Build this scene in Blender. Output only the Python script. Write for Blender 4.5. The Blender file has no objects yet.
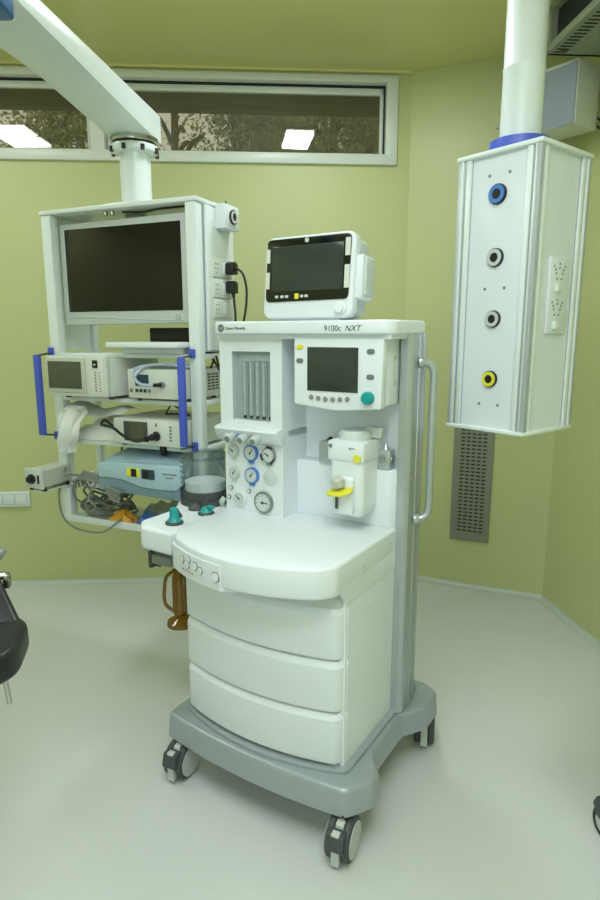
import bpy, bmesh, math, random
from mathutils import Vector, Matrix
random.seed(7)
C = bpy.context.scene.collection
R = math.radians
PI = math.pi

# ------------------------------------------------------------------ materials
def srgb(r, g, b):
    f = lambda c: (c/255/12.92) if c/255 <= .04045 else ((c/255+.055)/1.055)**2.4
    return (f(r), f(g), f(b), 1)

def mat(name, col, rough=.5, metal=0, spec=.5, noise=0, nscale=8, bump=0, bscale=60, coat=0, emit=0, alpha=1, trans=0):
    m = bpy.data.materials.new(name); m.use_nodes = True
    nt = m.node_tree; b = nt.nodes['Principled BSDF']
    c = srgb(*col)
    b.inputs['Base Color'].default_value = c
    b.inputs['Roughness'].default_value = rough
    b.inputs['Metallic'].default_value = metal
    b.inputs['Specular IOR Level'].default_value = spec
    b.inputs['Coat Weight'].default_value = coat
    b.inputs['Transmission Weight'].default_value = trans
    b.inputs['Alpha'].default_value = alpha
    if emit:
        b.inputs['Emission Color'].default_value = c
        b.inputs['Emission Strength'].default_value = emit
    tc = nt.nodes.new('ShaderNodeTexCoord')
    if noise:
        n = nt.nodes.new('ShaderNodeTexNoise'); n.inputs['Scale'].default_value = nscale; n.inputs['Detail'].default_value = 4
        nt.links.new(tc.outputs['Object'], n.inputs['Vector'])
        cr = nt.nodes.new('ShaderNodeValToRGB')
        cr.color_ramp.elements[0].position = .3; cr.color_ramp.elements[1].position = .7
        cr.color_ramp.elements[0].color = tuple(v*(1-noise) for v in c[:3])+(1,)
        cr.color_ramp.elements[1].color = tuple(min(1, v*(1+noise)) for v in c[:3])+(1,)
        nt.links.new(n.outputs['Fac'], cr.inputs['Fac']); nt.links.new(cr.outputs['Color'], b.inputs['Base Color'])
    if bump:
        n2 = nt.nodes.new('ShaderNodeTexNoise'); n2.inputs['Scale'].default_value = bscale
        nt.links.new(tc.outputs['Object'], n2.inputs['Vector'])
        bp = nt.nodes.new('ShaderNodeBump'); bp.inputs['Strength'].default_value = bump; bp.inputs['Distance'].default_value = .002
        nt.links.new(n2.outputs['Fac'], bp.inputs['Height']); nt.links.new(bp.outputs['Normal'], b.inputs['Normal'])
    return m

def glassmat(name, tint, refl=.06, rough=.02, haze=0, hazecol=(200, 205, 200)):
    m = bpy.data.materials.new(name); m.use_nodes = True
    nt = m.node_tree; nt.nodes.clear()
    out = nt.nodes.new('ShaderNodeOutputMaterial')
    tr = nt.nodes.new('ShaderNodeBsdfTransparent'); tr.inputs['Color'].default_value = srgb(*tint)
    df = nt.nodes.new('ShaderNodeBsdfDiffuse'); df.inputs['Color'].default_value = srgb(*hazecol)
    m1 = nt.nodes.new('ShaderNodeMixShader'); m1.inputs[0].default_value = haze
    nt.links.new(tr.outputs[0], m1.inputs[1]); nt.links.new(df.outputs[0], m1.inputs[2])
    gl = nt.nodes.new('ShaderNodeBsdfGlossy'); gl.inputs['Roughness'].default_value = rough
    lw = nt.nodes.new('ShaderNodeLayerWeight'); lw.inputs['Blend'].default_value = .25
    ma = nt.nodes.new('ShaderNodeMath'); ma.operation = 'MULTIPLY_ADD'; ma.inputs[1].default_value = .3; ma.inputs[2].default_value = refl; ma.use_clamp = True
    nt.links.new(lw.outputs['Fresnel'], ma.inputs[0])
    m2 = nt.nodes.new('ShaderNodeMixShader')
    nt.links.new(ma.outputs[0], m2.inputs[0]); nt.links.new(m1.outputs[0], m2.inputs[1]); nt.links.new(gl.outputs[0], m2.inputs[2])
    nt.links.new(m2.outputs[0], out.inputs['Surface'])
    return m

WALLC = (193, 199, 146)
M = dict(
    wall=mat('painted wall', WALLC, .42, noise=.03, nscale=1.5, bump=.15, bscale=25, spec=.4),
    ceil=mat('painted ceiling', (218, 214, 150), .30, noise=.03, nscale=1.2),
    floor=mat('vinyl floor', (203, 207, 207), .33, noise=.035, nscale=1.6, spec=.45),
    cove=mat('floor coving', (186, 196, 190), .35, noise=.02, nscale=3),
    upvc=mat('window plastic', (216, 222, 216), .35, noise=.01),
    white=mat('white enamel', (220, 228, 228), .28, noise=.012, nscale=3),
    white2=mat('white moulded plastic', (220, 227, 232), .38, noise=.01, nscale=4),
    cream=mat('cream plastic', (208, 213, 206), .45, noise=.02),
    beige=mat('warm grey casing', (186, 190, 178), .45, noise=.02),
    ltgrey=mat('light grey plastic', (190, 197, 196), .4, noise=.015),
    basegrey=mat('silver grey base plastic', (156, 165, 171), .33, metal=.25, noise=.02, nscale=5),
    alu=mat('brushed aluminium', (178, 186, 188), .32, metal=.55, noise=.03, nscale=20),
    aludark=mat('aluminium groove', (120, 128, 128), .4, metal=.5, noise=.03),
    steel=mat('polished steel', (190, 190, 185), .18, metal=1, noise=.02),
    rubber=mat('dark grey rubber', (66, 72, 74), .55, noise=.05),
    black=mat('black plastic', (20, 21, 21), .35, noise=.1),
    glossblack=mat('glossy black bezel', (12, 14, 14), .12, noise=.05, coat=.3),
    screen=mat('black display glass', (26, 25, 21), .09, noise=.04, spec=.4),
    screeng=mat('grey display glass', (52, 60, 56), .1, noise=.06),
    screeno=mat('olive lcd', (78, 84, 70), .25, noise=.04),
    lcdblue=mat('blue lcd', (44, 66, 84), .15, noise=.05),
    blue=mat('blue plastic rail', (70, 88, 190), .4, noise=.03),
    bluepnt=mat('blue paint', (40, 96, 150), .35, noise=.03),
    bluering=mat('blue ring', (70, 120, 196), .3, noise=.03),
    teal=mat('teal plastic', (16, 148, 150), .35, noise=.03),
    yellow=mat('yellow plastic', (222, 216, 60), .45, noise=.03),
    orange=mat('orange pouch', (232, 168, 40), .5, noise=.05),
    amber=glassmat('amber plastic', (206, 168, 70), .05, rough=.1, haze=.42, hazecol=(138, 108, 40)),
    bluegrey=mat('blue grey casing', (162, 190, 204), .35, noise=.02),
    bluegrey2=mat('dark blue grey casing', (118, 142, 158), .4, noise=.02),
    facegauge=mat('gauge face', (196, 206, 205), .25, noise=.02),
    ringgrey=mat('gauge rim', (142, 148, 148), .3, metal=.5, noise=.03),
    grille=mat('grey grille paint', (132, 136, 124), .45, noise=.02),
    dark=mat('dark recess', (30, 32, 30), .7, noise=.05),
    spkgrey=mat('speaker cloth', (146, 156, 166), .7, noise=.03, nscale=200),
    acgrey=mat('air conditioner casing', (140, 150, 132), .45, noise=.02),
    leather=mat('black upholstery', (22, 25, 27), .38, noise=.08, bump=.2, bscale=90),
    cloth=mat('white polythene', (222, 226, 222), .4, noise=.03, nscale=12),
    cable=mat('black cable', (18, 20, 20), .4, noise=.05),
    greycable=mat('grey cable', (122, 128, 124), .45, noise=.06),
    bluecable=mat('pale blue tubing', (166, 180, 200), .35, noise=.04),
    tube=mat('flow tube print', (206, 216, 220), .3, noise=.1, nscale=60),
    recess=mat('recess grey', (196, 205, 203), .4, noise=.02),
    red=mat('red mark', (170, 60, 60), .5, noise=.05),
    greymark=mat('grey print', (110, 116, 116), .5, noise=.05),
    darkmark=mat('dark print', (40, 44, 44), .5, noise=.05),
    glass=glassmat('window glass', (224, 221, 208), .055, haze=.14, hazecol=(150, 154, 126)),
    cover=glassmat('clear cover', (246, 248, 248), .02),
    clear=glassmat('clear acrylic', (234, 238, 238), .04, haze=.03, hazecol=(150, 158, 158)),
    smoked=glassmat('smoked acrylic', (150, 156, 158), .05, haze=.3, hazecol=(70, 76, 76)),
    bag=glassmat('clear polythene bag', (200, 204, 196), .1, rough=.25, haze=.3, hazecol=(190, 198, 196)),
    soffit=mat('dark brown soffit', (100, 90, 72), .8, noise=.1),
    earth=mat('outside ground', (96, 92, 66), .9, noise=.2),
    bark=mat('bark', (84, 72, 54), .9, noise=.3, nscale=14),
    leaf=mat('leaf', (136, 142, 100), .7, noise=.35, nscale=3),
    leaf2=mat('dull leaf', (158, 160, 120), .7, noise=.35, nscale=3),
    lamp=mat('light panel', (255, 255, 250), .5, noise=0, emit=16),
    pocket=mat('light housing', (200, 205, 200), .5, noise=.02),
)

# ------------------------------------------------------------------ mesh builder
def rpoly(pts, r, n=6):
    """round the corners of a closed 2D polygon; r a number or a list"""
    out = []; N = len(pts)
    for i, p in enumerate(pts):
        ri = r[i] if isinstance(r, (list, tuple)) else r
        p = Vector(p); a = Vector(pts[i-1]); b = Vector(pts[(i+1) % N])
        if ri <= 0: out.append(tuple(p)); continue
        u = (a-p).normalized(); v = (b-p).normalized()
        ang = u.angle(v)
        if ang > PI-.02: out.append(tuple(p)); continue
        d = ri/math.tan(ang/2); d = min(d, (a-p).length*.49, (b-p).length*.49); rr = d*math.tan(ang/2)
        c = p+(u+v).normalized()*(rr/math.sin(ang/2))
        s = p+u*d; e = p+v*d
        a0 = math.atan2(s.y-c.y, s.x-c.x); a1 = math.atan2(e.y-c.y, e.x-c.x)
        da = (a1-a0+PI) % (2*PI)-PI
        for k in range(n+1):
            t = a0+da*k/n; out.append((c.x+rr*math.cos(t), c.y+rr*math.sin(t)))
    return out

def catmull(pts, n=8):
    P = [Vector(p) for p in pts]; P = [P[0]*2-P[1]]+P+[P[-1]*2-P[-2]]; out = []
    for i in range(1, len(P)-2):
        for k in range(n):
            t = k/n; a, b, c, d = P[i-1:i+3]
            out.append(.5*((2*b)+(c-a)*t+(2*a-5*b+4*c-d)*t*t+(3*b-a-3*c+d)*t**3))
    out.append(P[-2]); return out

class MB:
    def __init__(s, mats): s.bm = bmesh.new(); s.mats = mats if isinstance(mats, (list, tuple)) else [mats]; s.m = 0; s.X = None
    def _done(s, n0, bev=0, seg=2, sel=None):
        fs = [f for f in s.bm.faces if f.index == -1 or f not in s._old]
        return fs
    def _begin(s): s._old = set(s.bm.faces); s._oldv = set(s.bm.verts)
    def _end(s, bev=0, seg=2, edges=None):
        if bev > 0:
            if edges is None:
                fs = [f for f in s.bm.faces if f not in s._old]
                edges = list({e for f in fs for e in f.edges if len(e.link_faces) == 2 and e.calc_face_angle(0) > R(40)})
            bmesh.ops.bevel(s.bm, geom=edges, offset=bev, segments=seg, profile=.5, affect='EDGES', clamp_overlap=True)
        for f in s.bm.faces:
            if f not in s._old: f.material_index = s.m
        if s.X is not None:
            vs = [v for v in s.bm.verts if v not in s._oldv]
            bmesh.ops.transform(s.bm, matrix=s.X, verts=vs)
        return s
    def box(s, x0, x1, y0, y1, z0, z1, bev=0, seg=2, m=0):
        s.m = m; s._begin()
        g = bmesh.ops.create_cube(s.bm, size=1)
        for v in g['verts']:
            v.co = Vector(((x0+x1)/2+v.co.x*(x1-x0), (y0+y1)/2+v.co.y*(y1-y0), (z0+z1)/2+v.co.z*(z1-z0)))
        return s._end(bev, seg)
    def prism(s, poly, a0, a1, axis='z', bev=0, seg=2, m=0, top=None, bevtop=True, bevbot=True):
        """extrude a 2D polygon; axis z: (x,y); axis y: (x,z); axis x: (y,z). top: other polygon at a1"""
        s.m = m; s._begin()
        def mk(p, a):
            if axis == 'z': return (p[0], p[1], a)
            if axis == 'y': return (p[0], a, p[1])
            return (a, p[0], p[1])
        A = [s.bm.verts.new(mk(p, a0)) for p in poly]; B = [s.bm.verts.new(mk(p, a1)) for p in (top or poly)]
        f0 = s.bm.faces.new(A[::-1]); f1 = s.bm.faces.new(B); n = len(poly)
        for i in range(n): s.bm.faces.new((A[i], A[(i+1) % n], B[(i+1) % n], B[i]))
        fs = [f for f in s.bm.faces if f not in s._old]
        bmesh.ops.recalc_face_normals(s.bm, faces=fs)
        ed = (list(f0.edges) if bevbot else [])+(list(f1.edges) if bevtop else [])
        return s._end(bev, seg, ed)
    def cyl(s, p0, p1, r0, r1=None, n=24, bev=0, seg=2, m=0):
        s.m = m; s._begin(); r1 = r0 if r1 is None else r1
        p0 = Vector(p0); p1 = Vector(p1); d = p1-p0; q = d.to_track_quat('Z', 'Y').to_matrix()
        A = []; B = []
        for i in range(n):
            t = 2*PI*i/n; o = q @ Vector((math.cos(t), math.sin(t), 0))
            A.append(s.bm.verts.new(p0+o*r0)); B.append(s.bm.verts.new(p1+o*r1))
        f0 = s.bm.faces.new(A[::-1]); f1 = s.bm.faces.new(B)
        for i in range(n): s.bm.faces.new((A[i], A[(i+1) % n], B[(i+1) % n], B[i]))
        return s._end(bev, seg, list(f0.edges)+list(f1.edges))
    def lathe(s, prof, o, d=(0, 0, 1), n=28, m=0, cap=True):
        """prof: list of (radius, height) along d from o"""
        s.m = m; s._begin(); o = Vector(o); d = Vector(d).normalized(); q = d.to_track_quat('Z', 'Y').to_matrix()
        rings = []
        for r, h in prof:
            rings.append([s.bm.verts.new(o+d*h+q @ Vector((math.cos(2*PI*i/n)*max(r, 1e-5), math.sin(2*PI*i/n)*max(r, 1e-5), 0))) for i in range(n)])
        for a, b in zip(rings, rings[1:]):
            for i in range(n): s.bm.faces.new((a[i], a[(i+1) % n], b[(i+1) % n], b[i]))
        if cap: s.bm.faces.new(rings[0][::-1]); s.bm.faces.new(rings[-1])
        return s._end()
    def ring(s, o, d, ro, ri, h, n=28, m=0):
        return s.lathe([(ri, 0), (ro, 0), (ro, h), (ri, h), (ri, 0)], o, d, n, m, cap=False)
    def tube(s, pts, r, n=8, smooth=8, m=0, closed=False):
        s.m = m; s._begin()
        P = catmull(pts, smooth) if smooth else [Vector(p) for p in pts]
        up = Vector((0, 0, 1)); rings = []; prev = None
        for i, p in enumerate(P):
            t = (P[min(i+1, len(P)-1)]-P[max(i-1, 0)])
            if t.length < 1e-7: t = Vector((0, 0, 1))
            t.normalize()
            if prev is None:
                a = t.cross(up if abs(t.z) < .9 else Vector((1, 0, 0))).normalized()
            else:
                a = prev-t*prev.dot(t)
                a = a.normalized() if a.length > 1e-6 else t.orthogonal().normalized()
            prev = a; b = t.cross(a)
            rings.append([s.bm.verts.new(p+(a*math.cos(2*PI*k/n)+b*math.sin(2*PI*k/n))*r) for k in range(n)])
        for a, b in zip(rings, rings[1:]):
            for i in range(n): s.bm.faces.new((a[i], a[(i+1) % n], b[(i+1) % n], b[i]))
        s.bm.faces.new(rings[0][::-1]); s.bm.faces.new(rings[-1])
        return s._end()
    def quad(s, pts, m=0):
        s.m = m; s._begin(); s.bm.faces.new([s.bm.verts.new(p) for p in pts]); return s._end()

BASE = {}
def obj(name, mb, parent=None, off=None, sharp=38):
    o3 = Vector(off) if off is not None else (Vector((0, 0, BASE[parent.name])) if parent and parent.name in BASE else None)
    bm = mb.bm
    if o3 is not None: bmesh.ops.translate(bm, vec=-o3, verts=list(bm.verts))
    bmesh.ops.recalc_face_normals(bm, faces=[f for f in bm.faces])
    me = bpy.data.meshes.new(name); bm.to_mesh(me); bm.free()
    for m in mb.mats: me.materials.append(m)
    me.polygons.foreach_set('use_smooth', [True]*len(me.polygons))
    me.set_sharp_from_angle(angle=R(sharp))
    o = bpy.data.objects.new(name, me); C.objects.link(o)
    if parent:
        o.parent = parent
        if parent.name in BASE: BASE[o.name] = BASE[parent.name]
    return o

def tag(o, label, cat, group=None):
    o['label'] = label; o['category'] = cat
    if group: o['group'] = group
    return o

def thing(name, label, cat, fr=(0, 0, 0), z=0, group=None, at=(0, 0)):
    """fr = (x, y, degrees) frame; parts are written in the frame's coordinates with absolute z. """
    o = bpy.data.objects.new(name, None); C.objects.link(o); o.empty_display_size = .1
    a = R(fr[2]); o.location = (fr[0], fr[1], z); o.rotation_euler = (0, 0, a)
    BASE[o.name] = z
    return tag(o, label, cat, group)

def single(name, mb, label, cat, fr=(0, 0, 0), at=(0, 0, 0), group=None, kind=None):
    """top-level mesh; geometry in frame coordinates, origin moved to `at` (frame coords)"""
    o = obj(name, mb, None, at)
    a = R(fr[2]); c, s = math.cos(a), math.sin(a)
    o.location = (fr[0]+at[0]*c-at[1]*s, fr[1]+at[0]*s+at[1]*c, at[2]); o.rotation_euler = (0, 0, a)
    if label: tag(o, label, cat, group)
    if kind: o['kind'] = kind
    return o

def struct(name, mb, parent=None):
    o = obj(name, mb, parent)
    if not parent: o['kind'] = 'structure'
    return o

def text(body, size, loc, rot, m, parent, name='lettering', extrude=.0004, align='LEFT', xs=1, shear=0):
    cu = bpy.data.curves.new(name, 'FONT'); cu.body = body; cu.size = size; cu.extrude = extrude; cu.align_x = align
    cu.space_character = xs
    o = bpy.data.objects.new(name, cu); C.objects.link(o); cu.materials.append(m)
    o.parent = parent
    z = BASE.get(parent.name, 0)
    cu.shear = shear; bpy.context.view_layer.update()
    me = bpy.data.meshes.new_from_object(o.evaluated_get(bpy.context.evaluated_depsgraph_get()))
    bpy.data.objects.remove(o); me.name = name
    o = bpy.data.objects.new(name, me); C.objects.link(o); o.parent = parent
    o.location = (loc[0], loc[1], loc[2]-z); o.rotation_euler = rot
    return o

FRONT = (R(90), 0, 0)          # text facing -y

# ------------------------------------------------------------------ frames (x, y, degrees)
def deg(dx, dy): return math.degrees(math.atan2(dy, dx))
FM = (.016, 1.808, -32.35)              # anaesthesia machine
FT = (-1.022, 2.45, deg(.621, -.267))   # hanging tower
FP = (.491, 2.02, -51.5)                # gas column
A1 = (.703, 3.40); A2 = (1.30, 3.07); A3 = (1.375, 2.45)
FW1 = (*A1, deg(1, .058)); LE = -.133; AC = (.5702, 3.3923); FW2 = (*AC, deg(A2[0]-AC[0], A2[1]-AC[1]))
CZ = 2.70

def fr2w(fr, x, y):
    a = R(fr[2]); return (fr[0]+x*math.cos(a)-y*math.sin(a), fr[1]+x*math.sin(a)+y*math.cos(a))

# ------------------------------------------------------------------ the room
def frame_struct(name, mb, fr):
    o = struct(name, mb); o.location = (fr[0], fr[1], 0); o.rotation_euler = (0, 0, R(fr[2])); return o

L0 = -3.15
WZ0, WZ1 = 2.285, 2.645; WX0, WX1 = -2.75, -.235
mb = MB(M['wall'])
mb.box(L0, LE, 0, .16, 0, WZ0); mb.box(L0, LE, 0, .16, WZ1, CZ); mb.box(L0, WX0, 0, .16, WZ0, WZ1); mb.box(WX1, LE, 0, .16, WZ0, WZ1)
frame_struct('wall_back', mb, FW1)
mb = MB(M['wall']); mb.box(-.0, .82, 0, .16, 0, CZ); frame_struct('wall_right_angled', mb, FW2)
P3 = Vector((A3[0]-A2[0], A3[1]-A2[1])); FW3 = (*A2, deg(P3.x, P3.y))
mb = MB(M['wall']); mb.box(-.02, .62, 0, .16, 0, CZ); frame_struct('wall_right', mb, FW3)
# the rest of the room, behind the camera
wl = fr2w(FW1, L0, 0)
mb = MB(M['wall'])
mb.box(A3[0], A3[0]+.16, -2.2, A3[1]+.02, 0, CZ); struct('wall_right_rear', mb)
mb = MB(M['wall']); mb.box(wl[0]-.16, wl[0], -2.2, wl[1]+.1, 0, CZ); struct('wall_left', mb)
mb = MB(M['wall']); mb.box(wl[0]-.16, A3[0]+.16, -2.36, -2.2, 0, CZ); struct('wall_rear', mb)
mb = MB(M['floor']); mb.box(wl[0]-.16, 1.75, -2.36, 3.7, -.08, 0); struct('floor', mb)
mb = MB(M['ceil']); mb.box(wl[0]-.16, 1.75, -2.36, 3.66, CZ, CZ+.1); struct('ceiling', mb)
# coved floor edge
cp = [(0, 0), (-.035, 0), (-.02, .002), (-.01, .006), (-.003, .013), (0, .022)]
def cove(name, fr, x0, x1):
    mb = MB(M['cove']); mb.prism([(a, b) for a, b in cp], x0, x1, axis='x'); frame_struct(name, mb, fr)
cove('baseboard_back', FW1, L0, LE); cove('baseboard_right_angled', FW2, -.0, .80); cove('baseboard_right', FW3, -.02, .62)
# ceiling trim (thin plaster line)
mb = MB(M['ceil']); mb.box(L0, LE, -.018, 0, CZ-.012, CZ); frame_struct('trim_1', mb, FW1)
# windows: outer frame then two glazed lights
mb = MB(M['upvc'])
fw = .05
mb.box(WX0-.02, WX1+.02, -.022, .05, WZ1-.005, WZ1+.03, .004); mb.box(WX0-.02, WX1+.02, -.022, .05, WZ0-.03, WZ0+.022, .004)
mb.box(WX1-.03, WX1+.03, -.021, .05, WZ0-.029, WZ1+.029, .004); mb.box(WX0-.03, WX0+.02, -.021, .05, WZ0-.029, WZ1+.029, .004)
mb.box(-1.755, -1.685, -.016, .06, WZ0+.015, WZ1, .003)
frame_struct('trim_2', mb, FW1)
def window(n, x0, x1):
    z0, z1 = WZ0+.022, WZ1-.005
    mb = MB([M['upvc'], M['dark']])
    t = .017
    mb.box(x0+.004, x1-.004, .03, .06, z1-.04, z1-.008, .003); mb.box(x0+.004, x1-.004, .03, .06, z0, z0+.014, .003)
    mb.box(x0+.004, x0+.024, .03, .06, z0, z1-.01, .003); mb.box(x1-.024, x1-.004, .03, .06, z0, z1-.01, .003)
    mb.box(x0, x1, .018, .062, z1-.006, z1+.001, 0, m=1)
    mb.box(x1-.008, x1-.001, .018, .062, z0, z1, 0, m=1)
    o = frame_struct('window_%d' % n, mb, FW1)
    g = MB(M['glass']); g.box(x0+.02, x1-.02, .043, .048, z0+.01, z1-.035)
    struct('glass_pane', g, o)
window(1, -1.685, WX1-.03); window(2, WX0+.02, -1.755)

# ------------------------------------------------------------------ outside: ground, soffit, trees
mb = MB(M['earth']); mb.box(-14, 10, 3.75, 22, -.2, -.02); struct('ground', mb)
mb = MB(M['soffit']); mb.box(L0-1, .6, .16, .95, 2.835, 2.90); mb.box(L0-1, .6, .9, .97, 2.80, 2.90); mb.box(L0-1, .6, .16, .2, 2.60, 2.85); frame_struct('trim_3', mb, FW1)

def tree(x, y, h, cr, n, lm, label, zc=None, lean=0, hole=0):
    t = thing('tree', label, 'tree', (x, y, 0), -.02, group='trees beyond the window')
    rnd = random.Random(int(x*100+y*17)); zc = zc or h*.66
    tr = MB(M['bark']); tr.tube([(0, 0, -.02), (lean*.3, .05, h*.3), (lean*.6, 0, h*.6), (lean, 0, h*.9)], .04, 8, 4)
    tips = []
    for k in range(9):
        a = rnd.uniform(0, 2*PI); z = h*rnd.uniform(.35, .75); e = Vector((lean*.8+math.cos(a)*cr*.7, math.sin(a)*cr*.7, min(h*.95, z+cr*rnd.uniform(.3, .8))))
        tr.tube([(lean*z/h*.9, 0, z), ((e.x+lean)*.5, e.y*.5, (z+e.z)/2+.1), tuple(e)], .025, 6, 4); tips.append(e)
    obj('trunk', tr, t)
    lf = MB(M[lm]); bm = lf.bm
    for _ in range(n):
        c = rnd.choice(tips); s = rnd.uniform(.016, .038)
        p = c+Vector([rnd.gauss(0, 1)*cr*.3, rnd.gauss(0, 1)*cr*.3, rnd.gauss(0, 1)*cr*.42])
        u = Vector([rnd.gauss(0, 1) for _ in range(3)]).normalized(); v = u.orthogonal().normalized()
        q = [p-u*s, p-v*s*.45, p+u*s, p+v*s*.45]
        bm.faces.new([bm.verts.new(w) for w in q])
    obj('foliage', lf, t)
    return t
tree(-3.25, 6.4, 4.6, .7, 380, 'leaf', 'thin leafy tree outside the left window pane, seen against bright sky', lean=.1)
tree(-2.4, 6.2, 4.7, .5, 9000, 'leaf2', 'dense olive tree outside, right half of the left window pane', lean=.1)
tree(-1.45, 7.2, 4.7, .5, 700, 'leaf2', 'sparse small tree outside, just right of the ceiling arm', lean=.1)
tree(-.62, 6.3, 4.6, .62, 22000, 'leaf', 'dense olive tree outside, left half of the right window pane')
tree(.38, 7.5, 4.9, .75, 24000, 'leaf2', 'farther dull tree outside, middle of the right window pane')
tree(.95, 6.4, 4.6, .5, 7000, 'leaf', 'tree outside with sky gaps, right end of the window')

# ------------------------------------------------------------------ ceiling lights (mirrored in the window glass)
def fixture(x, y, w, l, rz, label):
    t = thing('ceiling_light', label, 'ceiling light', (x, y, rz), CZ-.03, group='ceiling light fittings')
    mb = MB(M['pocket']); mb.box(-w/2-.015, w/2+.015, -l/2-.015, l/2+.015, CZ-.012, CZ, .002)
    mb.box(-w/2-.015, w/2+.015, -.012, .012, CZ-.022, CZ-.012); obj('frame', mb, t)
    mb = MB(M['lamp']); mb.box(-w/2, w/2, -l/2, -.014, CZ-.018, CZ-.012); obj('light_panel', mb, t)
    mb = MB(M['lamp']); mb.box(-w/2, w/2, .014, l/2, CZ-.018, CZ-.012); obj('light_panel', mb, t)
fixture(.1, 2.39, .18, .36, 0, 'twin white ceiling light mirrored in the right window pane')
fixture(-1.74, 2.24, .26, .42, 8, 'white ceiling light mirrored in the left window pane')
fixture(.2, .0, .6, .6, 0, 'square white ceiling light above and behind the camera')

# ------------------------------------------------------------------ wall bits
def framed(fr, z): return fr, z
t = thing('wall_grille', 'grey perforated return air grille low on the yellow wall', 'vent', FW2, .26)
mb = MB(M['grille']); x0, x1, z0, z1 = .295, .503, .272, .99
mb.box(x0, x1, -.012, 0, z0, z1, .003)
obj('plate', mb, t)
mb = MB(M['dark'])
for c in range(5):
    for r in range(30):
        cx = x0+.05+c*.0288; cz = z0+.06+r*.0208
        mb.prism(rpoly([(cx-.0105, cz-.0035), (cx+.0105, cz-.0035), (cx+.0105, cz+.0035), (cx-.0105, cz+.0035)], .003, 2), -.0135, -.0122, axis='y')
obj('slots', mb, t)

t = thing('wall_socket', 'white wall plate with socket and two switches at the left edge', 'wall socket', FW1, .455)
mb = MB(M['white2']); mb.box(-2.46, -2.20, -.018, 0, .46, .545, .004); obj('plate', mb, t)
mb = MB([M['white'], M['greymark']])
for i in range(3):
    cx = -2.235-i*.066-.01; mb.box(cx-.03, cx+.03, -.0215, -.0185, .475, .53, .002)
    mb.box(cx-.031, cx+.031, -.0187, -.0181, .474, .531, 0, m=1)
obj('switch', mb, t)
mb = MB(M['dark'])
for dx, dz in ((0, .012), (-.01, -.008), (.01, -.008)): mb.cyl((-2.377+dx, -.0217, .5025+dz), (-2.377+dx, -.0225, .5025+dz), .0035, n=10)
obj('socket_hole', mb, t)

# wall speaker in the corner
FS = (1.145, 2.75, deg(.80, .59))     # x along the near white side, y along the grille side
t = thing('wall_speaker', 'boxy white wall speaker with pale grey grille below the air conditioner', 'speaker', FS, 2.25)
mb = MB(M['cream']); mb.box(0, .17, 0, .26, 2.262, 2.514, .006); obj('cabinet', mb, t)
mb = MB(M['spkgrey']); mb.box(-.006, -.0005, .006, .252, 2.262, 2.498, .002); obj('speaker_grille', mb, t)
mb = MB(M['cream']); mb.box(.06, .22, .10, .14, 2.34, 2.40, .003); obj('bracket', mb, t)
mb = MB(M['cable']); mb.tube([(.165, -.003, 2.28), (.185, -.012, 2.27), (.19, -.006, 2.30), (.18, .02, 2.33)], .004, 6); obj('cable', mb, t)

# air conditioner high on the right wall
FA = (1.33, 2.75, deg(-.11, -1))      # x toward the camera along the wall, y away from the room
FA = (1.335, 2.77, -86)
t = thing('air_conditioner', 'grey green wall air conditioner with slotted underside and dark opening', 'air conditioner', FA, 2.52)
# local: x runs toward the camera, -y... room side is -y
mb = MB(M['acgrey']); mb.box(0, .95, -.33, -.02, 2.515, 2.535, .003); mb.box(0, .02, -.33, -.02, 2.515, 2.69, .003); mb.box(.93, .95, -.33, -.02, 2.515, 2.69, .003)
mb.box(0, .95, -.04, -.015, 2.515, 2.69); mb.box(0, .95, -.33, -.02, 2.675, 2.695, .003); mb.box(.02, .93, -.338, -.322, 2.515, 2.545, .003)
obj('casing', mb, t)
mb = MB(M['dark']); mb.box(.02, .93, -.30, -.29, 2.54, 2.68); obj('air_opening', mb, t)
mb = MB(M['dark'])
for i in range(34):
    x = .03+i*.026; mb.box(x, x+.009, -.315, -.265, 2.5135, 2.5148)
obj('slots', mb, t)
mb = MB(M['soffit']); mb.cyl((.05, -.28, 2.508), (.05, -.28, 2.515), .012, n=12); mb.cyl((.05, -.1, 2.508), (.05, -.1, 2.515), .012, n=12); obj('screw', mb, t)

# ------------------------------------------------------------------ gas column (right)
t = thing('gas_column', 'tall white box column of gas outlets hanging from a round ceiling pole', 'medical pendant', FP, 1.10)
Z0, Z1, S = 1.10, 1.926, .28
mb = MB(M['white2']); mb.box(.012, S-.012, .012, S-.012, Z0+.004, Z1-.004); obj('housing', mb, t)
mb = MB(M['white'])
def colsquare(z0, z1): mb.box(0-.004, S+.004, -.004, S+.004, z0, z1, .004)
colsquare(Z1-.008, Z1+.006); colsquare(Z0-.004, Z0+.008); obj('end_cap', mb, t)
for cx, cy in ((0, 0), (S, 0), (S, S), (0, S)):
    mb = MB([M['white'], M['alu']]); sx = 1 if cx == 0 else -1; sy = 1 if cy == 0 else -1
    def seg(a0, a1, d, m):
        mb.box(*(sorted((cx+sx*a0, cx+sx*a1))), *(sorted((cy+sy*d, cy+sy*.02))), Z0+.006, Z1-.006, .0025 if m == 0 else 0, m=m)
        mb.box(*(sorted((cx+sx*d, cx+sx*.02))), *(sorted((cy+sy*a0, cy+sy*a1))), Z0+.006, Z1-.006, .0025 if m == 0 else 0, m=m)
    seg(0, .017, 0, 0); seg(.017, .029, .006, 1); seg(.029, .046, .002, 0); seg(.046, .0475, .0085, 1)
    obj('corner_rail', mb, t)
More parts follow.
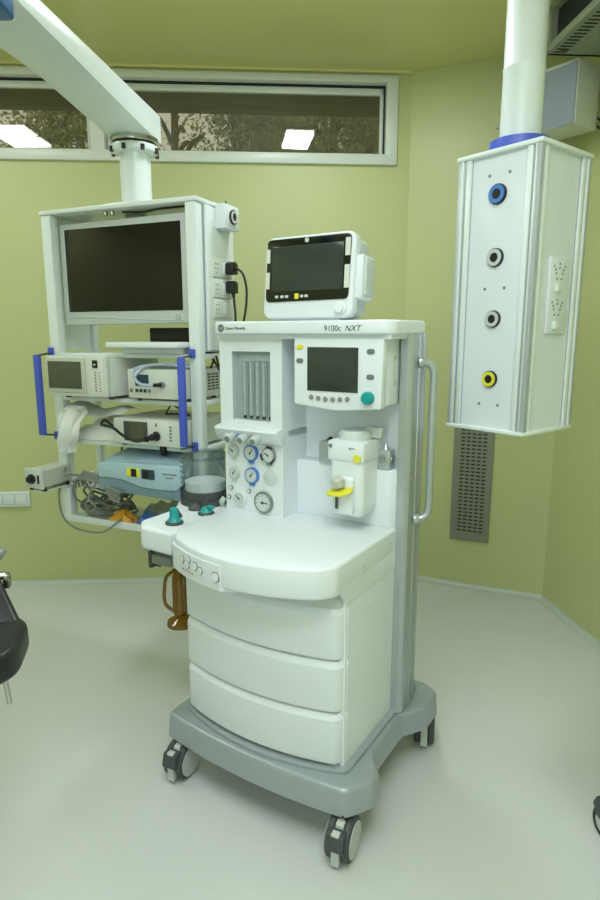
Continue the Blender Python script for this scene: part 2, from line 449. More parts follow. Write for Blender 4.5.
def outlet(x, z, ringm, r=.026, face='f', inner='black', parent=None, y=0.012, rim='black'):
    mb = MB([M[rim], M[ringm], M[inner], M['dark']])
    mb.cyl((x, y, z), (x, y-.008, z), r, r*.96, 28, m=0)
    mb.ring((x, y-.0082, z), (0, -1, 0), r*.88, r*.5, .003, m=1)
    mb.cyl((x, y-.0081, z), (x, y-.0105, z), r*.5, n=20, m=2)
    mb.cyl((x, y-.0106, z), (x, y-.0112, z), r*.22, n=14, m=3)
    return obj('gas_outlet', mb, parent)
for (x, z, rm, r) in ((.140, 1.806, 'bluering', .030), (.144, 1.625, 'ltgrey', .028), (.148, 1.444, 'ltgrey', .026), (.149, 1.261, 'yellow', .026)):
    o = outlet(x, z, rm, r, parent=t); o['label'] = {'bluering': 'blue ringed gas outlet', 'ltgrey': 'black and white gas outlet', 'yellow': 'yellow ringed gas outlet'}[rm]
mb = MB(M['ringgrey'])
for x, z in ((.108, 1.862), (.176, 1.862), (.112, 1.535), (.180, 1.535), (.114, 1.182), (.182, 1.182)): mb.cyl((x, .0125, z), (x, .009, z), .0045, n=12, bev=.001)
obj('screw', mb, t)
# socket plates on the right face
mb = MB(M['white2']); mb.box(S-.012, S-.003, .095, .205, 1.40, 1.625, .003); o = obj('socket_plate', mb, t)
mb = MB(M['greymark'])
for zc in (1.575, 1.47):
    for dy, dz in ((0, .018), (-.018, .002), (.018, .002), (-.012, -.014), (.012, -.014), (0, .03), (-.03, .022), (.03, .022), (-.022, .012), (.022, .012)):
        mb.cyl((S-.0035, .145+dy, zc+dz), (S-.002, .145+dy, zc+dz), .0034, n=8)
obj('socket_hole', mb, o)
for zc in (1.535, 1.425):
    mb = MB(M['white']); mb.box(S-.004, S+.006, .125, .15, zc-.012, zc+.012, .003); obj('switch', mb, o)
px, py = .128, .125
mb = MB(M['white'])
mb.lathe([(.060, Z1+.02), (.060, 2.17), (.061, 2.172), (.061, 2.176), (.0595, 2.178), (.0595, CZ)], (px, py, 0), n=40); obj('pole', mb, t)
mb = MB(M['blue']); mb.cyl((px, py, Z1+.006), (px, py, Z1+.046), .092, .088, n=40, bev=.003); obj('collar', mb, t)
mb = MB(M['ringgrey']); mb.cyl((px-.055, py-.033, 2.02), (px-.061, py-.036, 2.02), .004, n=10); obj('bolt', mb, t)

# ------------------------------------------------------------------ hanging tower on the ceiling arm (left)
t = thing('equipment_pendant', 'white open framed equipment tower hanging from a boxy ceiling arm', 'medical pendant', FT, .64)
W = .73; D = .245; x0 = .042; zb, zt = .645, 1.85; zm = 1.335
mb = MB(M['white']); mb.box(x0-.004, W+.004, -.004, D+.01, zt-.012, zt+.004, .004); mb.box(.30, .47, .05, .22, zt+.004, zt+.02, .003); obj('top_plate', mb, t)
for bx_ in (.335, .365): mb = MB(M['steel']); mb.cyl((bx_, .02, zt-.03), (bx_, .02, zt-.01), .009, n=14, bev=.002); obj('bolt', mb, t)
mb = MB(M['cable']); mb.tube([(.40, .035, 1.832), (.48, .04, 1.826), (.56, .035, 1.83), (.66, .05, 1.834)], .004, 6); obj('cable', mb, t)
for nm, xa, xb in (('left', x0, x0+.046), ('right', W-.043, W)):
    mb = MB(M['white']); mb.box(xa, xb, 0, .04, zb, zt-.012, .004, 2); obj('post', mb, t)
for nm, xa, xb in (('left', x0, x0+.03), ('right', W-.03, W)):
    mb = MB(M['white']); mb.box(xa, xb, D-.03, D, zb if xa < .1 else .80, zt-.012, .004, 2); obj('post', mb, t)
for xa, xb in ((x0+.006, x0+.014), (W-.014, W-.006)):
    mb = MB(M['white']); mb.box(xa, xb, .04, D-.03, zm, zt-.012); obj('side_panel', mb, t)
mb = MB(M['white']); mb.box(W-.001, W+.012, .05, .085, zm+.005, zt-.015, .004); mb.box(W-.001, W+.007, .085, D, zm+.005, zt-.015, .003); obj('service_channel', mb, t)
for z in (zm-.008, 1.158, .988, .812):
    mb = MB(M['white']); mb.box(x0+.04, W-.04, .002, D-.002, z-.016, z, .002)
    mb.box(x0+.002, x0+.028, .03, D-.02, z-.016, z, .002); mb.box(W-.028, W-.002, .03, D-.02, z-.016, z+.002, .002)
    obj('shelf', mb, t)
mb = MB(M['white']); mb.box(x0, W, 0, D, zb, zb+.012, .002); mb.box(x0, .55, -.004, .01, zb-.004, zb+.024, .003); obj('bottom_tray', mb, t)
# blue rails
for xa, xb, ax in ((.062, .088, .05), (.708, .732, .702)):
    mb = MB([M['blue'], M['steel']]); mb.box(xa, xb, -.11, -.092, 1.015, 1.322, .003)
    r = obj('rail', mb, t)
    mb = MB(M['blue']); mb.box(ax-.012, ax+.012, -.012, 0, 1.315, 1.347, .003); mb.box(ax-.012, ax+.012, -.012, 0, .982, 1.014, .003); obj('rail_clamp', mb, r)
    mb = MB(M['rubber']); mb.cyl((ax, -.01, 1.325), ((xa+xb)/2, -.10, 1.319), .004, n=8); mb.cyl((ax, -.01, 1.0), ((xa+xb)/2, -.10, 1.018), .004, n=8); obj('rail_arm', mb, r)
# gas outlet block and sockets on the right side
mb = MB(M['white2']); mb.box(W+.006, W+.048, .115, .215, 1.765, 1.848, .004); o = obj('outlet_block', mb, t)
mb = MB([M['black'], M['cream'], M['dark']])
X = W+.048; mb.cyl((X, .168, 1.808), (X+.007, .168, 1.808), .025, n=26, m=0); mb.ring((X+.0072, .168, 1.808), (1, 0, 0), .021, .014, .002, m=1); mb.cyl((X+.0071, .168, 1.808), (X+.009, .168, 1.808), .012, n=18, m=2); obj('gas_outlet', mb, o)
mb = MB(M['black']); mb.prism([(.165, 1.8485), (.178, 1.8485), (.165, 1.866)], W+.02, W+.0235, axis='x'); obj('label_tag', mb, t)
for z in (1.632, 1.56, 1.49):
    mb = MB([M['cream'], M['white'], M['greymark']]); X = W+.007
    mb.box(X, X+.008, .082, .215, z-.033, z+.033, .002)
    mb.box(X+.008, X+.011, .145, .172, z-.02, z+.02, .0015, m=1)
    for dy, dz in ((-.015, .012), (.0, .012), (-.015, -.004), (.0, -.004), (-.008, -.018)): mb.cyl((X+.0078, .112+dy, z+dz), (X+.009, .112+dy, z+dz), .0028, n=8, m=2)
    obj('socket', mb, t)
# hanging pipe, flange, arm
jx, jy = .386, .14
mb = MB(M['white']); mb.lathe([(.056, zt+.02), (.056, 2.058)], (jx, jy, 0), n=36); obj('pipe', mb, t)
mb = MB([M['white'], M['black'], M['steel']])
mb.cyl((jx, jy, 2.055), (jx, jy, 2.078), .085, n=36, bev=.003); mb.cyl((jx, jy, 2.078), (jx, jy, 2.086), .08, n=36, m=1); mb.cyl((jx, jy, 2.086), (jx, jy, 2.106), .086, n=36, bev=.003, m=2)
o = obj('flange', mb, t)
for k in range(8):
    a = 2*PI*k/8+.2; mb = MB(M['black']); mb.cyl((jx+.086*math.cos(a), jy+.086*math.sin(a), 2.05), (jx+.086*math.cos(a), jy+.086*math.sin(a), 2.068), .0075, n=10); obj('bolt', mb, o)
# arm polygon in world coordinates -> frame
def w2f(fr, x, y):
    a = R(fr[2]); dx, dy = x-fr[0], y-fr[1]; return (dx*math.cos(a)+dy*math.sin(a), -dx*math.sin(a)+dy*math.cos(a))
armw = [(-.525, 2.50), (-.692, 2.50), (-.728, 1.84), (-.80, 1.42), (-.612, 1.42)]
arm = [w2f(FT, *p) for p in armw]
mb = MB(M['white']); mb.prism(rpoly(arm, [.012, .012, 0, .03, .03], 4), 2.104, 2.204, bev=.004)
for v in mb.bm.verts:
    if v.co.z > 2.15: v.co.z -= max(0, .05*(2.5-fr2w(FT, v.co.x, v.co.y)[1]))
obj('arm', mb, t)
hx, hy = w2f(FT, -.69, 1.40)
mb = MB(M['white']); mb.lathe([(.10, 2.19), (.10, 2.40), (.085, 2.41), (.085, CZ)], (hx, hy, 0), n=36); obj('ceiling_mount', mb, t)
hb = [w2f(FT, *p) for p in [(-.59, 1.33), (-.595, 1.43), (-.78, 1.43), (-.78, 1.30)]]
mb = MB(M['bluepnt']); mb.prism(rpoly(hb, .02, 4), 2.045, 2.106, bev=.004); obj('brake_cover', mb, t)

# --- things in the tower
t = thing('flat_monitor', 'large flat monitor with silver bezel and black screen in the white tower', 'monitor', FT, 1.42)
mb = MB([M['ltgrey']]); mb.prism(rpoly([(.10, 1.432), (.676, 1.438), (.676, 1.812), (.10, 1.806)], .008, 3), .03, .075, axis='y', bev=.006); mb.box(.26, .50, .075, .12, 1.52, 1.74, .01)
obj('case', mb, t)
mb = MB(M['screen']); mb.box(.127, .648, .0275, .032, 1.482, 1.785, .0015); obj('screen', mb, t)
mb = MB(M['ltgrey']); mb.tube([(.13, .029, 1.462), (.3, .0285, 1.462), (.42, .0285, 1.455), (.56, .0285, 1.449), (.65, .029, 1.448)], .0022, 6); obj('trim_line', mb, t)
mb = MB([M['ltgrey'], M['ringgrey']]); mb.cyl((.628, .031, 1.458), (.628, .026, 1.458), .011, n=20, bev=.002); mb.ring((.628, .0255, 1.458), (0, 1, 0), .0085, .006, .001, m=1); obj('power_button', mb, t)
mb = MB(M['beige']); mb.box(.34, .42, .12, .16, 1.60, 1.838, .006); obj('hanging_bracket', mb, t)

mb = MB(M['white2']); mb.prism(rpoly([(.375, -.075), (.685, -.075), (.685, .08), (.375, .08)], .012, 4), 1.351, 1.370, bev=.004); mb.box(.40, .66, .03, .07, 1.328, 1.352, .002); mb.box(.40, .66, .0, .03, 1.328, 1.352, .002)
single('keyboard_tray', mb, 'thin white tray on the shelf under the monitor', 'tray', FT, (.53, 0, 1.328))
mb = MB([M['black'], M['dark']]); mb.box(.43, .684, .12, .22, 1.3285, 1.422, .004); mb.box(.44, .675, .117, .121, 1.375, 1.378, m=1)
single('recorder_box', mb, 'flat black box on the shelf behind the white tray', 'recorder', FT, (.59, .18, 1.328))

# device 1 : camera control unit with screen
t = thing('camera_console', 'cream console with big olive screen on the tower upper shelf', 'medical device', FT, 1.16)
mb = MB([M['cream'], M['greymark']]); mb.box(.118, .395, -.075, .22, 1.172, 1.318, .005)
for i in range(6):
    for j in range(3): mb.box(.3945, .3962, .03+i*.018, .036+i*.018, 1.22+j*.012, 1.226+j*.012, 0, m=1)
obj('case', mb, t)
mb = MB(M['cream']); mb.prism(rpoly([(.118, 1.172), (.395, 1.172), (.397, 1.32), (.118, 1.32)], .008, 4), -.10, -.075, axis='y', bev=.004); obj('front_panel', mb, t)
mb = MB(M['beige']); mb.box(.124, .306, -.108, -.099, 1.186, 1.312, .003); o = obj('screen_bezel', mb, t)
mb = MB(M['screeno']); mb.box(.133, .291, -.1095, -.1075, 1.20, 1.300, .001); obj('screen', mb, o)
mb = MB(M['cream']); mb.box(.318, .390, -.1035, -.099, 1.18, 1.312, .002); obj('control_strip', mb, t)
mb = MB([M['black'], M['white']]); mb.box(.342, .365, -.107, -.1033, 1.278, 1.306, .0015); mb.box(.35, .358, -.1085, -.1068, 1.288, 1.293, m=1); obj('power_switch', mb, t)
mb = MB(M['greymark'])
for i in range(7): mb.cyl((.352, -.1032, 1.262-i*.011), (.352, -.1045, 1.262-i*.011), .0035, n=10); mb.box(.368, .374, -.1042, -.1033, 1.259-i*.011, 1.263-i*.011)
obj('keypad', mb, t)
mb = MB(M['rubber'])
for x in (.15, .36):
    for y in (-.03, .19): mb.cyl((x, y, 1.158), (x, y, 1.173), .011, n=14)
obj('foot', mb, t)

# device 2 : small box with tubing
t = thing('insufflator', 'cream box with small blue display and pale looped tubing', 'medical device', FT, 1.16)
mb = MB([M['cream'], M['darkmark']]); mb.box(.455, .70, .045, .235, 1.17, 1.275, .004); mb.box(.452, .684, -.05, .045, 1.17, 1.275, .004)
for i in range(6):
    for j in range(3): mb.box(.6995, .7012, .095+j*.028, .115+j*.028, 1.195+i*.011, 1.200+i*.011, 0, m=1)
obj('case', mb, t)
mb = MB(M['lcdblue']); mb.box(.487, .545, -.0535, -.0495, 1.215, 1.256, .001); obj('display', mb, t)
mb = MB([M['darkmark'], M['greymark']])
for i, x in enumerate((.467, .492, .510, .528, .547)): mb.box(x-.006, x+.006, -.053, -.0495, 1.192, 1.204, .001, m=1 if i in (0, 4) else 0)
obj('button', mb, t)
mb = MB([M['ringgrey'], M['black']]); mb.cyl((.606, -.05, 1.222), (.606, -.062, 1.222), .011, n=16); mb.cyl((.606, -.062, 1.222), (.588, -.085, 1.222), .007, n=12, m=1); obj('connector', mb, t)
mb = MB(M['rubber'])
for x in (.48, .66):
    for y in (-.02, .2): mb.cyl((x, y, 1.158), (x, y, 1.171), .009, n=12)
obj('foot', mb, t)
mb = MB(M['bluecable'])
mb.tube([(.59, -.085, 1.222), (.55, -.10, 1.225), (.515, -.09, 1.245), (.50, -.075, 1.272), (.535, -.04, 1.288), (.61, -.02, 1.290), (.68, 0, 1.284), (.68, .09, 1.284)], .0055, 8)
mb.tube([(.51, -.085, 1.25), (.53, -.055, 1.283), (.60, -.03, 1.294), (.675, .01, 1.29), (.675, .12, 1.286)], .005, 8)
obj('tubing', mb, t)

# device 3 : light source
t = thing('light_source', 'cream flat box with grey display and black light plug, middle shelf', 'medical device', FT, .99)
mb = MB([M['cream']]); mb.box(.375, .684, -.05, .03, .998, 1.093, .004); mb.box(.38, .70, .044, .24, .998, 1.093, .004); mb.box(.38, .684, .02, .05, .998, 1.093); obj('case', mb, t)
mb = MB([M['rubber'], M['screeno'], M['darkmark']]); mb.box(.425, .53, -.0545, -.0495, 1.012, 1.084, .0015); mb.box(.452, .518, -.0565, -.054, 1.02, 1.08, .001, m=1); obj('display', mb, t)
mb = MB(M['greymark']); [mb.box(.565+i*.02, .572+i*.02, -.0515, -.0495, 1.07, 1.082) for i in range(1)]; [mb.box(.625, .635, -.0515, -.0495, 1.02+i*.012, 1.026+i*.012) for i in range(5)]; obj('markings', mb, t)
mb = MB([M['black']]); mb.lathe([(.017, 0), (.018, .01), (.012, .014), (.012, .03), (.008, .034), (.008, .05)], (.573, -.05, 1.036), (-.35, -1, -.1), n=18); mb.box(.545, .565, -.1, -.085, 1.02, 1.038, .004); obj('light_plug', mb, t)
mb = MB(M['rubber'])
for x in (.40, .66):
    for y in (-.02, .2): mb.cyl((x, y, .988), (x, y, .999), .009, n=12)
obj('foot', mb, t)
mb = MB(M['cable']); mb.tube([(.555, -.10, 1.028), (.52, -.115, 1.025), (.47, -.12, 1.045), (.43, -.115, 1.066), (.38, -.10, 1.07), (.335, -.07, 1.068), (.31, -.02, 1.075), (.30, .04, 1.04)], .0055, 8); obj('light_cable', mb, t)

# device 4 : electrosurgical unit
t = thing('electrosurgical_unit', 'blue grey electrosurgical unit with wavy front and black yellow sockets', 'medical device', FT, .81)
prof = [(.33, .905), (.345, .93), (.60, .94), (.70, .936), (.704, .875), (.68, .852), (.60, .848), (.52, .852), (.44, .872), (.38, .875), (.333, .872)]
mb = MB(M['bluegrey']); mb.prism(rpoly(prof, .008, 3), -.10, -.06, axis='y', bev=.005); o = obj('front_panel', mb, t)
o['label'] = 'light blue wavy front panel'
mb = MB([M['bluegrey'], M['bluegrey2']])
mb.prism([(-.06, .815), (.232, .815), (.232, .965), (.12, .965), (-.06, .937)], .334, .682, axis='x', bev=.006)
obj('case', mb, t)
mb = MB(M['bluegrey2']); mb.prism(rpoly([(.325, .822), (.69, .814), (.69, .875), (.62, .87), (.52, .87), (.44, .888), (.33, .888)], .005, 3), -.093, -.055, axis='y', bev=.003); mb.box(.635, .66, -.097, -.092, .822, .846, .002); obj('lower_skirt', mb, t)
mb = MB([M['yellow'], M['black'], M['lcdblue']]); mb.box(.468, .525, -.104, -.099, .888, .921, .002, m=0); mb.box(.489, .513, -.106, -.1035, .890, .919, .001, m=1); mb.box(.534, .59, -.104, -.099, .885, .921, .002, m=2); mb.box(.54, .566, -.106, -.1035, .890, .916, .001, m=1)
mb.ring((.575, -.1035, .903), (0, -1, 0), .014, .009, .002, m=2); obj('socket_plate', mb, t)
mb = MB(M['greymark']); [mb.box(.622+i*.008, .627+i*.008, -.1015, -.0995, .908, .913) for i in range(8)]; [mb.box(.637+i*.008, .642+i*.008, -.1015, -.0995, .895, .899) for i in range(4)]; obj('markings', mb, t)
mb = MB(M['black']); mb.lathe([(.012, 0), (.014, .01), (.014, .03), (.008, .045)], (.56, .0, .955), (0, 0, 1), n=16); obj('cable_plug', mb, t)

# small grey box standing on the left outrigger
t = thing('small_control_box', 'small grey control box with black knob sticking out left of the tower', 'control box', (FT[0], FT[1], FT[2]), .80)
mb = MB(M['beige']); mb.prism(rpoly([(.016, .818), (.10, .814), (.098, .885), (.016, .885)], .006, 3), -.14, .01, axis='y', bev=.005); obj('case', mb, t)
mb = MB(M['ltgrey']); mb.prism(rpoly([(.012, .812), (.104, .809), (.102, .89), (.012, .89)], .006, 3), -.148, -.138, axis='y', bev=.003); obj('front_panel', mb, t)
mb = MB(M['black']); mb.lathe([(.019, 0), (.019, .006), (.014, .008), (.013, .018)], (.048, -.148, .848), (0, -1, 0), n=20); obj('knob', mb, t)
mb = MB([M['black']]); mb.box(.080, .086, -.154, -.148, .832, .866, .001); obj('switch', mb, t)
mb = MB(M['black'])
for x, y in ((.025, -.13), (.09, -.13), (.09, -.01), (.025, -.01)): mb.cyl((x, y, .800), (x, y, .817), .0085, n=12)
obj('foot', mb, t)
mb = MB(M['black']); mb.cyl((.05, .01, .85), (.05, .03, .85), .012, n=14); obj('connector', mb, t)
mb = MB([M['white'], M['black']]); mb.box(.020, .095, -.135, .03, .797, .800, .0); mb.box(.03, .085, -.01, .05, .785, .798, .001)
single('outrigger_shelf', mb, 'narrow white bracket under the small grey control box', 'shelf', FT, (.05, 0, .785))

# white plastic sheet bunched on the middle shelf
def crumple(name, mats, x0, x1, y0, y1, z0, h, seed, label, cat, nx=26, ny=16, hang=None, lip=0):
    rnd = random.Random(seed); mb = MB(mats); bm = mb.bm; V = []
    ph = [rnd.uniform(0, 6) for _ in range(8)]
    for j in range(ny+1):
        row = []
        for i in range(nx+1):
            u, v = i/nx, j/ny
            env = (math.sin(PI*u)**.5)*(math.sin(PI*min(1, v*1.0))**.5)
            z = z0+h*env*(.68+.12*math.sin(9*u+ph[0]+3*v)+.1*math.sin(17*u-6*v+ph[1])+.1*math.sin(13*v+5*u+ph[2]))
            x = x0+(x1-x0)*u+.006*math.sin(15*v+ph[3]); y = y0+(y1-y0)*v+.006*math.sin(14*u+ph[4])
            row.append(bm.verts.new((x, y, z)))
        V.append(row)
    for j in range(ny):
        for i in range(nx): bm.faces.new((V[j][i], V[j][i+1], V[j+1][i+1], V[j+1][i]))
    # underside
    W_ = [[bm.verts.new((v.co.x, v.co.y, z0)) for v in row] for row in V]
    for j in range(ny):
        for i in range(nx): bm.faces.new((W_[j][i], W_[j+1][i], W_[j+1][i+1], W_[j][i+1]))
    for i in range(nx):
        bm.faces.new((V[0][i], W_[0][i], W_[0][i+1], V[0][i+1])); bm.faces.new((V[ny][i], V[ny][i+1], W_[ny][i+1], W_[ny][i]))
    for j in range(ny):
        bm.faces.new((V[j][0], V[j+1][0], W_[j+1][0], W_[j][0])); bm.faces.new((V[j][nx], W_[j][nx], W_[j+1][nx], V[j+1][nx]))
    bmesh.ops.remove_doubles(bm, verts=bm.verts, dist=1e-5)
    return mb
# hanging plastic: drape with a folded sheet front
mb = crumple('plastic_sheet', M['cloth'], .085, .368, .0, .23, .99, .10, 3, '', '')
bm = mb.bm; nu, nv = 16, 12; G = []
for j in range(nv+1):
    row = []
    for i in range(nu+1):
        u, v = i/nu, j/nv
        wdt = .15*(1-.55*v)
        x = .09+.012*v+wdt*u+.006*math.sin(9*v+3); y = -.015-.045*math.sin(PI*min(1, v*1.1)*.8)+.014*math.sin(11*u+4*v)
        z = 1.105-.165*v+.02*math.sin(PI*u)*(1-v)
        row.append(bm.verts.new((x, y, z)))
    G.append(row)
for j in range(nv):
    for i in range(nu): bm.faces.new((G[j][i], G[j][i+1], G[j+1][i+1], G[j+1][i]))
G2 = []
for j in range(6):
    row = []
    for i in range(21):
        u, v = i/20, j/5
        row.append(bm.verts.new((.09+.30*u, -.02+.16*v+.008*math.sin(12*u), 1.10+.022*math.sin(PI*v*.9)+.01*math.sin(8*u+2*v)-.01*u)))
    G2.append(row)
for j in range(5):
    for i in range(20): bm.faces.new((G2[j][i], G2[j][i+1], G2[j+1][i+1], G2[j+1][i]))
single('plastic_sheet', mb, 'bunched white plastic sheet spilling over the middle shelf, left side', 'plastic sheet', FT, (.2, .1, .99))

# bottom tray contents
mb = MB(M['greycable']); rnd = random.Random(5)
for k in range(9):
    cx, cy = .20+rnd.uniform(-.03, .03), .10+rnd.uniform(-.02, .02); rx = .10+rnd.uniform(-.03, .02); ry = .055+rnd.uniform(-.02, .02); tl = rnd.uniform(-.4, .4)
    pts = []
    for i in range(13):
        a = 2*PI*i/12+rnd.uniform(0, .2); x = rx*math.cos(a); y = ry*math.sin(a)
        pts.append((cx+x*math.cos(tl)-y*math.sin(tl), cy+x*math.sin(tl)+y*math.cos(tl), .668+k*.009+.02*math.sin(a*2+k)*(k > 2)+.003))
    mb.tube(pts, .0048, 6, 5)
mb.tube([(.15, .05, .70), (.12, .0, .74), (.13, -.02, .79), (.17, -.03, .83), (.21, -.02, .80), (.20, 0, .76), (.17, .0, .73), (.19, .0, .69), (.25, .04, .68)], .005, 6)
mb.tube([(.30, -.02, .84), (.22, -.04, .85), (.10, -.03, .84), (.07, -.04, .76), (.08, -.04, .68), (.12, -.045, .645), (.19, -.05, .63), (.29, -.045, .635), (.34, -.01, .675), (.32, .06, .68)], .0042, 6)
single('cable_coil', mb, 'tangled coil of grey cables on the bottom tray of the tower', 'cable', FT, (.2, .1, .66))
mb = MB(M['greycable'])
for k in range(5):
    mb.tube([(.16+.02*k, -.04, .80+.006*k), (.20+.01*k, -.075, .845+.008*k), (.27, -.085, .852+.007*k), (.32, -.075, .838+.006*k), (.38, -.10, .835-.008*k), (.44, -.12, .83-.01*k)], .005, 6)
mb.tube([(.17, -.05, .82), (.14, -.07, .86), (.12, -.05, .875), (.10, -.02, .87)], .004, 6); mb.tube([(.30, -.08, .84), (.28, -.1, .79), (.30, -.09, .75), (.26, -.07, .72)], .004, 6)
single('cable_bundle', mb, 'bundle of grey leads hooked over the shelf beside the control box', 'cable', FT, (.3, -.08, .83))
mb = crumple('', M['orange'], .262, .372, .002, .09, .658, .06, 8, '', '', 14, 8)
single('orange_pouch', mb, 'small orange yellow pouch lying on the bottom tray by the cables', 'pouch', FT, (.31, .04, .658))
mb = crumple('', M['bluering'], .40, .50, .002, .08, .658, .065, 12, '', '', 14, 8)
single('blue_pouch', mb, 'blue packet on the bottom tray beside the worktop corner', 'packet', FT, (.44, .04, .658))
mb = crumple('', M['bag'], .36, .56, .085, .22, .658, .10, 15, '', '', 20, 10)
single('polythene_bag', mb, 'crumpled clear grey bag behind the blue packet', 'bag', FT, (.46, .15, .658))

# mains plugs
def plug(loc, d, pts, label):
    t = thing('power_plug', label, 'plug', FT, loc[2]-.02, group='mains plugs on the tower side')
    x, y, z = loc
    mb = MB([M['black']]); mb.prism(rpoly([(y-.021, z-.02), (y+.021, z-.02), (y+.021, z+.016), (y+.008, z+.024), (y-.008, z+.024), (y-.021, z+.016)], .005, 3), x, x+.034, axis='x', bev=.004)
    obj('plug_body', mb, t)
    mb = MB(M['cable']); mb.tube(pts, .0045, 8); mb.cyl(pts[0], pts[1], .0075, .005, n=12); obj('cord', mb, t)
plug((.7455, .18, 1.632), 1, [(.772, .18, 1.632), (.79, .18, 1.630), (.808, .185, 1.61), (.818, .19, 1.56), (.815, .19, 1.50), (.808, .185, 1.45), (.80, .18, 1.40), (.78, .18, 1.33)], 'black plug in the top socket of the tower with cord arching right')
plug((.7455, .18, 1.565), 1, [(.768, .18, 1.55), (.77, .18, 1.53), (.772, .181, 1.50), (.775, .181, 1.46), (.772, .181, 1.42), (.77, .181, 1.36)], 'black plug in the middle socket of the tower with cord hanging down')
mb = MB(M['cable'])
mb.tube([(.64, .24, 1.31), (.66, .20, 1.30), (.69, .16, 1.305), (.70, .12, 1.275)], .004, 6); mb.tube([(.735, .10, 1.32), (.74, .12, 1.28), (.745, .18, 1.27), (.74, .24, 1.29), (.735, .25, 1.22), (.735, .25, 1.10)], .004, 6)
mb.tube([(.735, .08, 1.31), (.745, .12, 1.26), (.75, .17, 1.255), (.742, .22, 1.27), (.738, .26, 1.31)], .004, 6)
single('black_cord', mb, 'loops of thin black cord under the monitor shelf, right post', 'cable', FT, (.73, .15, 1.3))
mb = MB(M['cable'])
mb.tube([(.27, .2, .985), (.27, .14, .972), (.28, .10, .93), (.30, .08, .90), (.32, .1, .89)], .004, 6)
single('black_cord', mb, 'thin black cord curving down behind the left end of the electrosurgical unit', 'cable', FT, (.28, .1, .9))
mb = MB(M['cable']); mb.tube([(.34, .2, .97), (.345, .12, .965), (.35, .08, .94), (.35, .13, .955), (.355, .19, .968)], .004, 6)
single('black_cord', mb, 'small black cord loop above the electrosurgical unit, left side', 'cable', FT, (.35, .1, .94))
mb = MB(M['cable']); mb.tube([(.52, .08, 1.098), (.54, .07, 1.12), (.565, .06, 1.138), (.60, .07, 1.115), (.625, .08, 1.098)], .003, 6); mb.tube([(.52, .08, 1.098), (.57, .09, 1.10), (.625, .08, 1.098)], .003, 6)
single('black_cord', mb, 'small triangle of black cord on top of the light source', 'cable', FT, (.57, .08, 1.1))

# ------------------------------------------------------------------ anaesthesia machine
t = mach = thing('anaesthesia_machine', 'white anaesthesia workstation with three drawers on a grey castered base', 'medical machine', FM, 0)
def bow(xl, xr, yc, ym, n=14):
    """front curve points left->right"""
    return [(xl+(xr-xl)*i/n, yc+(ym-yc)*(1-(2*i/n-1)**2)) for i in range(n+1)]
# base
front = bow(-.35, .30, -.275, -.302, 10)
poly = front+[(.345, -.20), (.343, -.155), (.293, -.085), (.293, .12), (.345, .20), (.345, .31), (.29, .345), (-.31, .345), (-.355, .30), (-.355, .19), (-.315, .12), (-.315, -.10), (-.36, -.16), (-.36, -.25)]
rr = [.03]+[0]*9+[.045]+[.02, .015, .03, .03, .03, .03, .03, .03, .03, .03, .03, .03, .02, .02]
sm = rpoly(poly, rr, 5)
cen = Vector((-.005, .02)); top = [tuple(cen+(Vector(p)-cen)*.985) for p in sm]
mb = MB(M['basegrey']); mb.prism(sm, .127, .205, top=top, bev=.014, seg=4, bevbot=False); obj('base', mb, t)
mb = MB(M['basegrey']); fr3 = bow(-.325, .272, -.215, -.278, 12); mb.prism(rpoly(fr3+[(.272, .30), (-.325, .30)], [.03]+[0]*11+[.03, .02, .02], 4), .2, .216, bev=.005); obj('base_plinth', mb, t)
# casters
def caster(x, y, rot, lab=None, lever=True):
    X = Matrix.Translation((x, y, 0)) @ Matrix.Rotation(R(rot), 4, 'Z')
    k = MB([M['rubber'], M['ltgrey']]); k.X = X
    for s in (-1, 1):
        k.lathe([(.03, 0), (.054, 0), (.0585, .004), (.0585, .017), (.054, .021), (.03, .021)], (s*.0125 if s > 0 else -.0335, 0, .0585), (1, 0, 0), n=36, m=0)
    k.cyl((-.012, 0, .0585), (.012, 0, .0585), .02, n=16, m=0)
    o = obj('caster', k, t)
    k = MB(M['ltgrey']); k.X = X
    for s in (-1, 1): k.lathe([(.0, 0), (.042, 0), (.048, .002), (.048, .004), (.0, .004)] if s > 0 else [(0, 0), (.048, 0), (.048, .002), (.042, .004), (0, .004)], (s*.0325 if s > 0 else -.0365, 0, .0585), (1, 0, 0), n=30, cap=False)
    obj('hub_cap', k, o)
    k = MB([M['ltgrey'], M['rubber'], M['steel']]); k.X = X
    k.prism(rpoly([(-.05, .05), (-.025, .113), (.03, .118), (.03, .10), (.0, .06)], .008, 3), -.011, .011, axis='x', m=0)
    k.box(-.0115, .0115, -.064, -.044, .016, .112, .003, m=0); k.cyl((0, 0, .10), (0, 0, .132), .014, n=16, m=2)
    obj('fork', k, o)
    if lever:
        k = MB(M['rubber']); k.X = X
        k.prism(rpoly([(-.074, .064), (-.064, .108), (-.03, .113), (-.052, .064)], .006, 3), -.024, .024, axis='x', bev=.002); obj('brake_lever', k, o)
    return o
caster(.285, -.262, 8); caster(-.302, -.262, 6); caster(.296, .315, 20, lever=False); caster(-.31, .295, 20, lever=False)
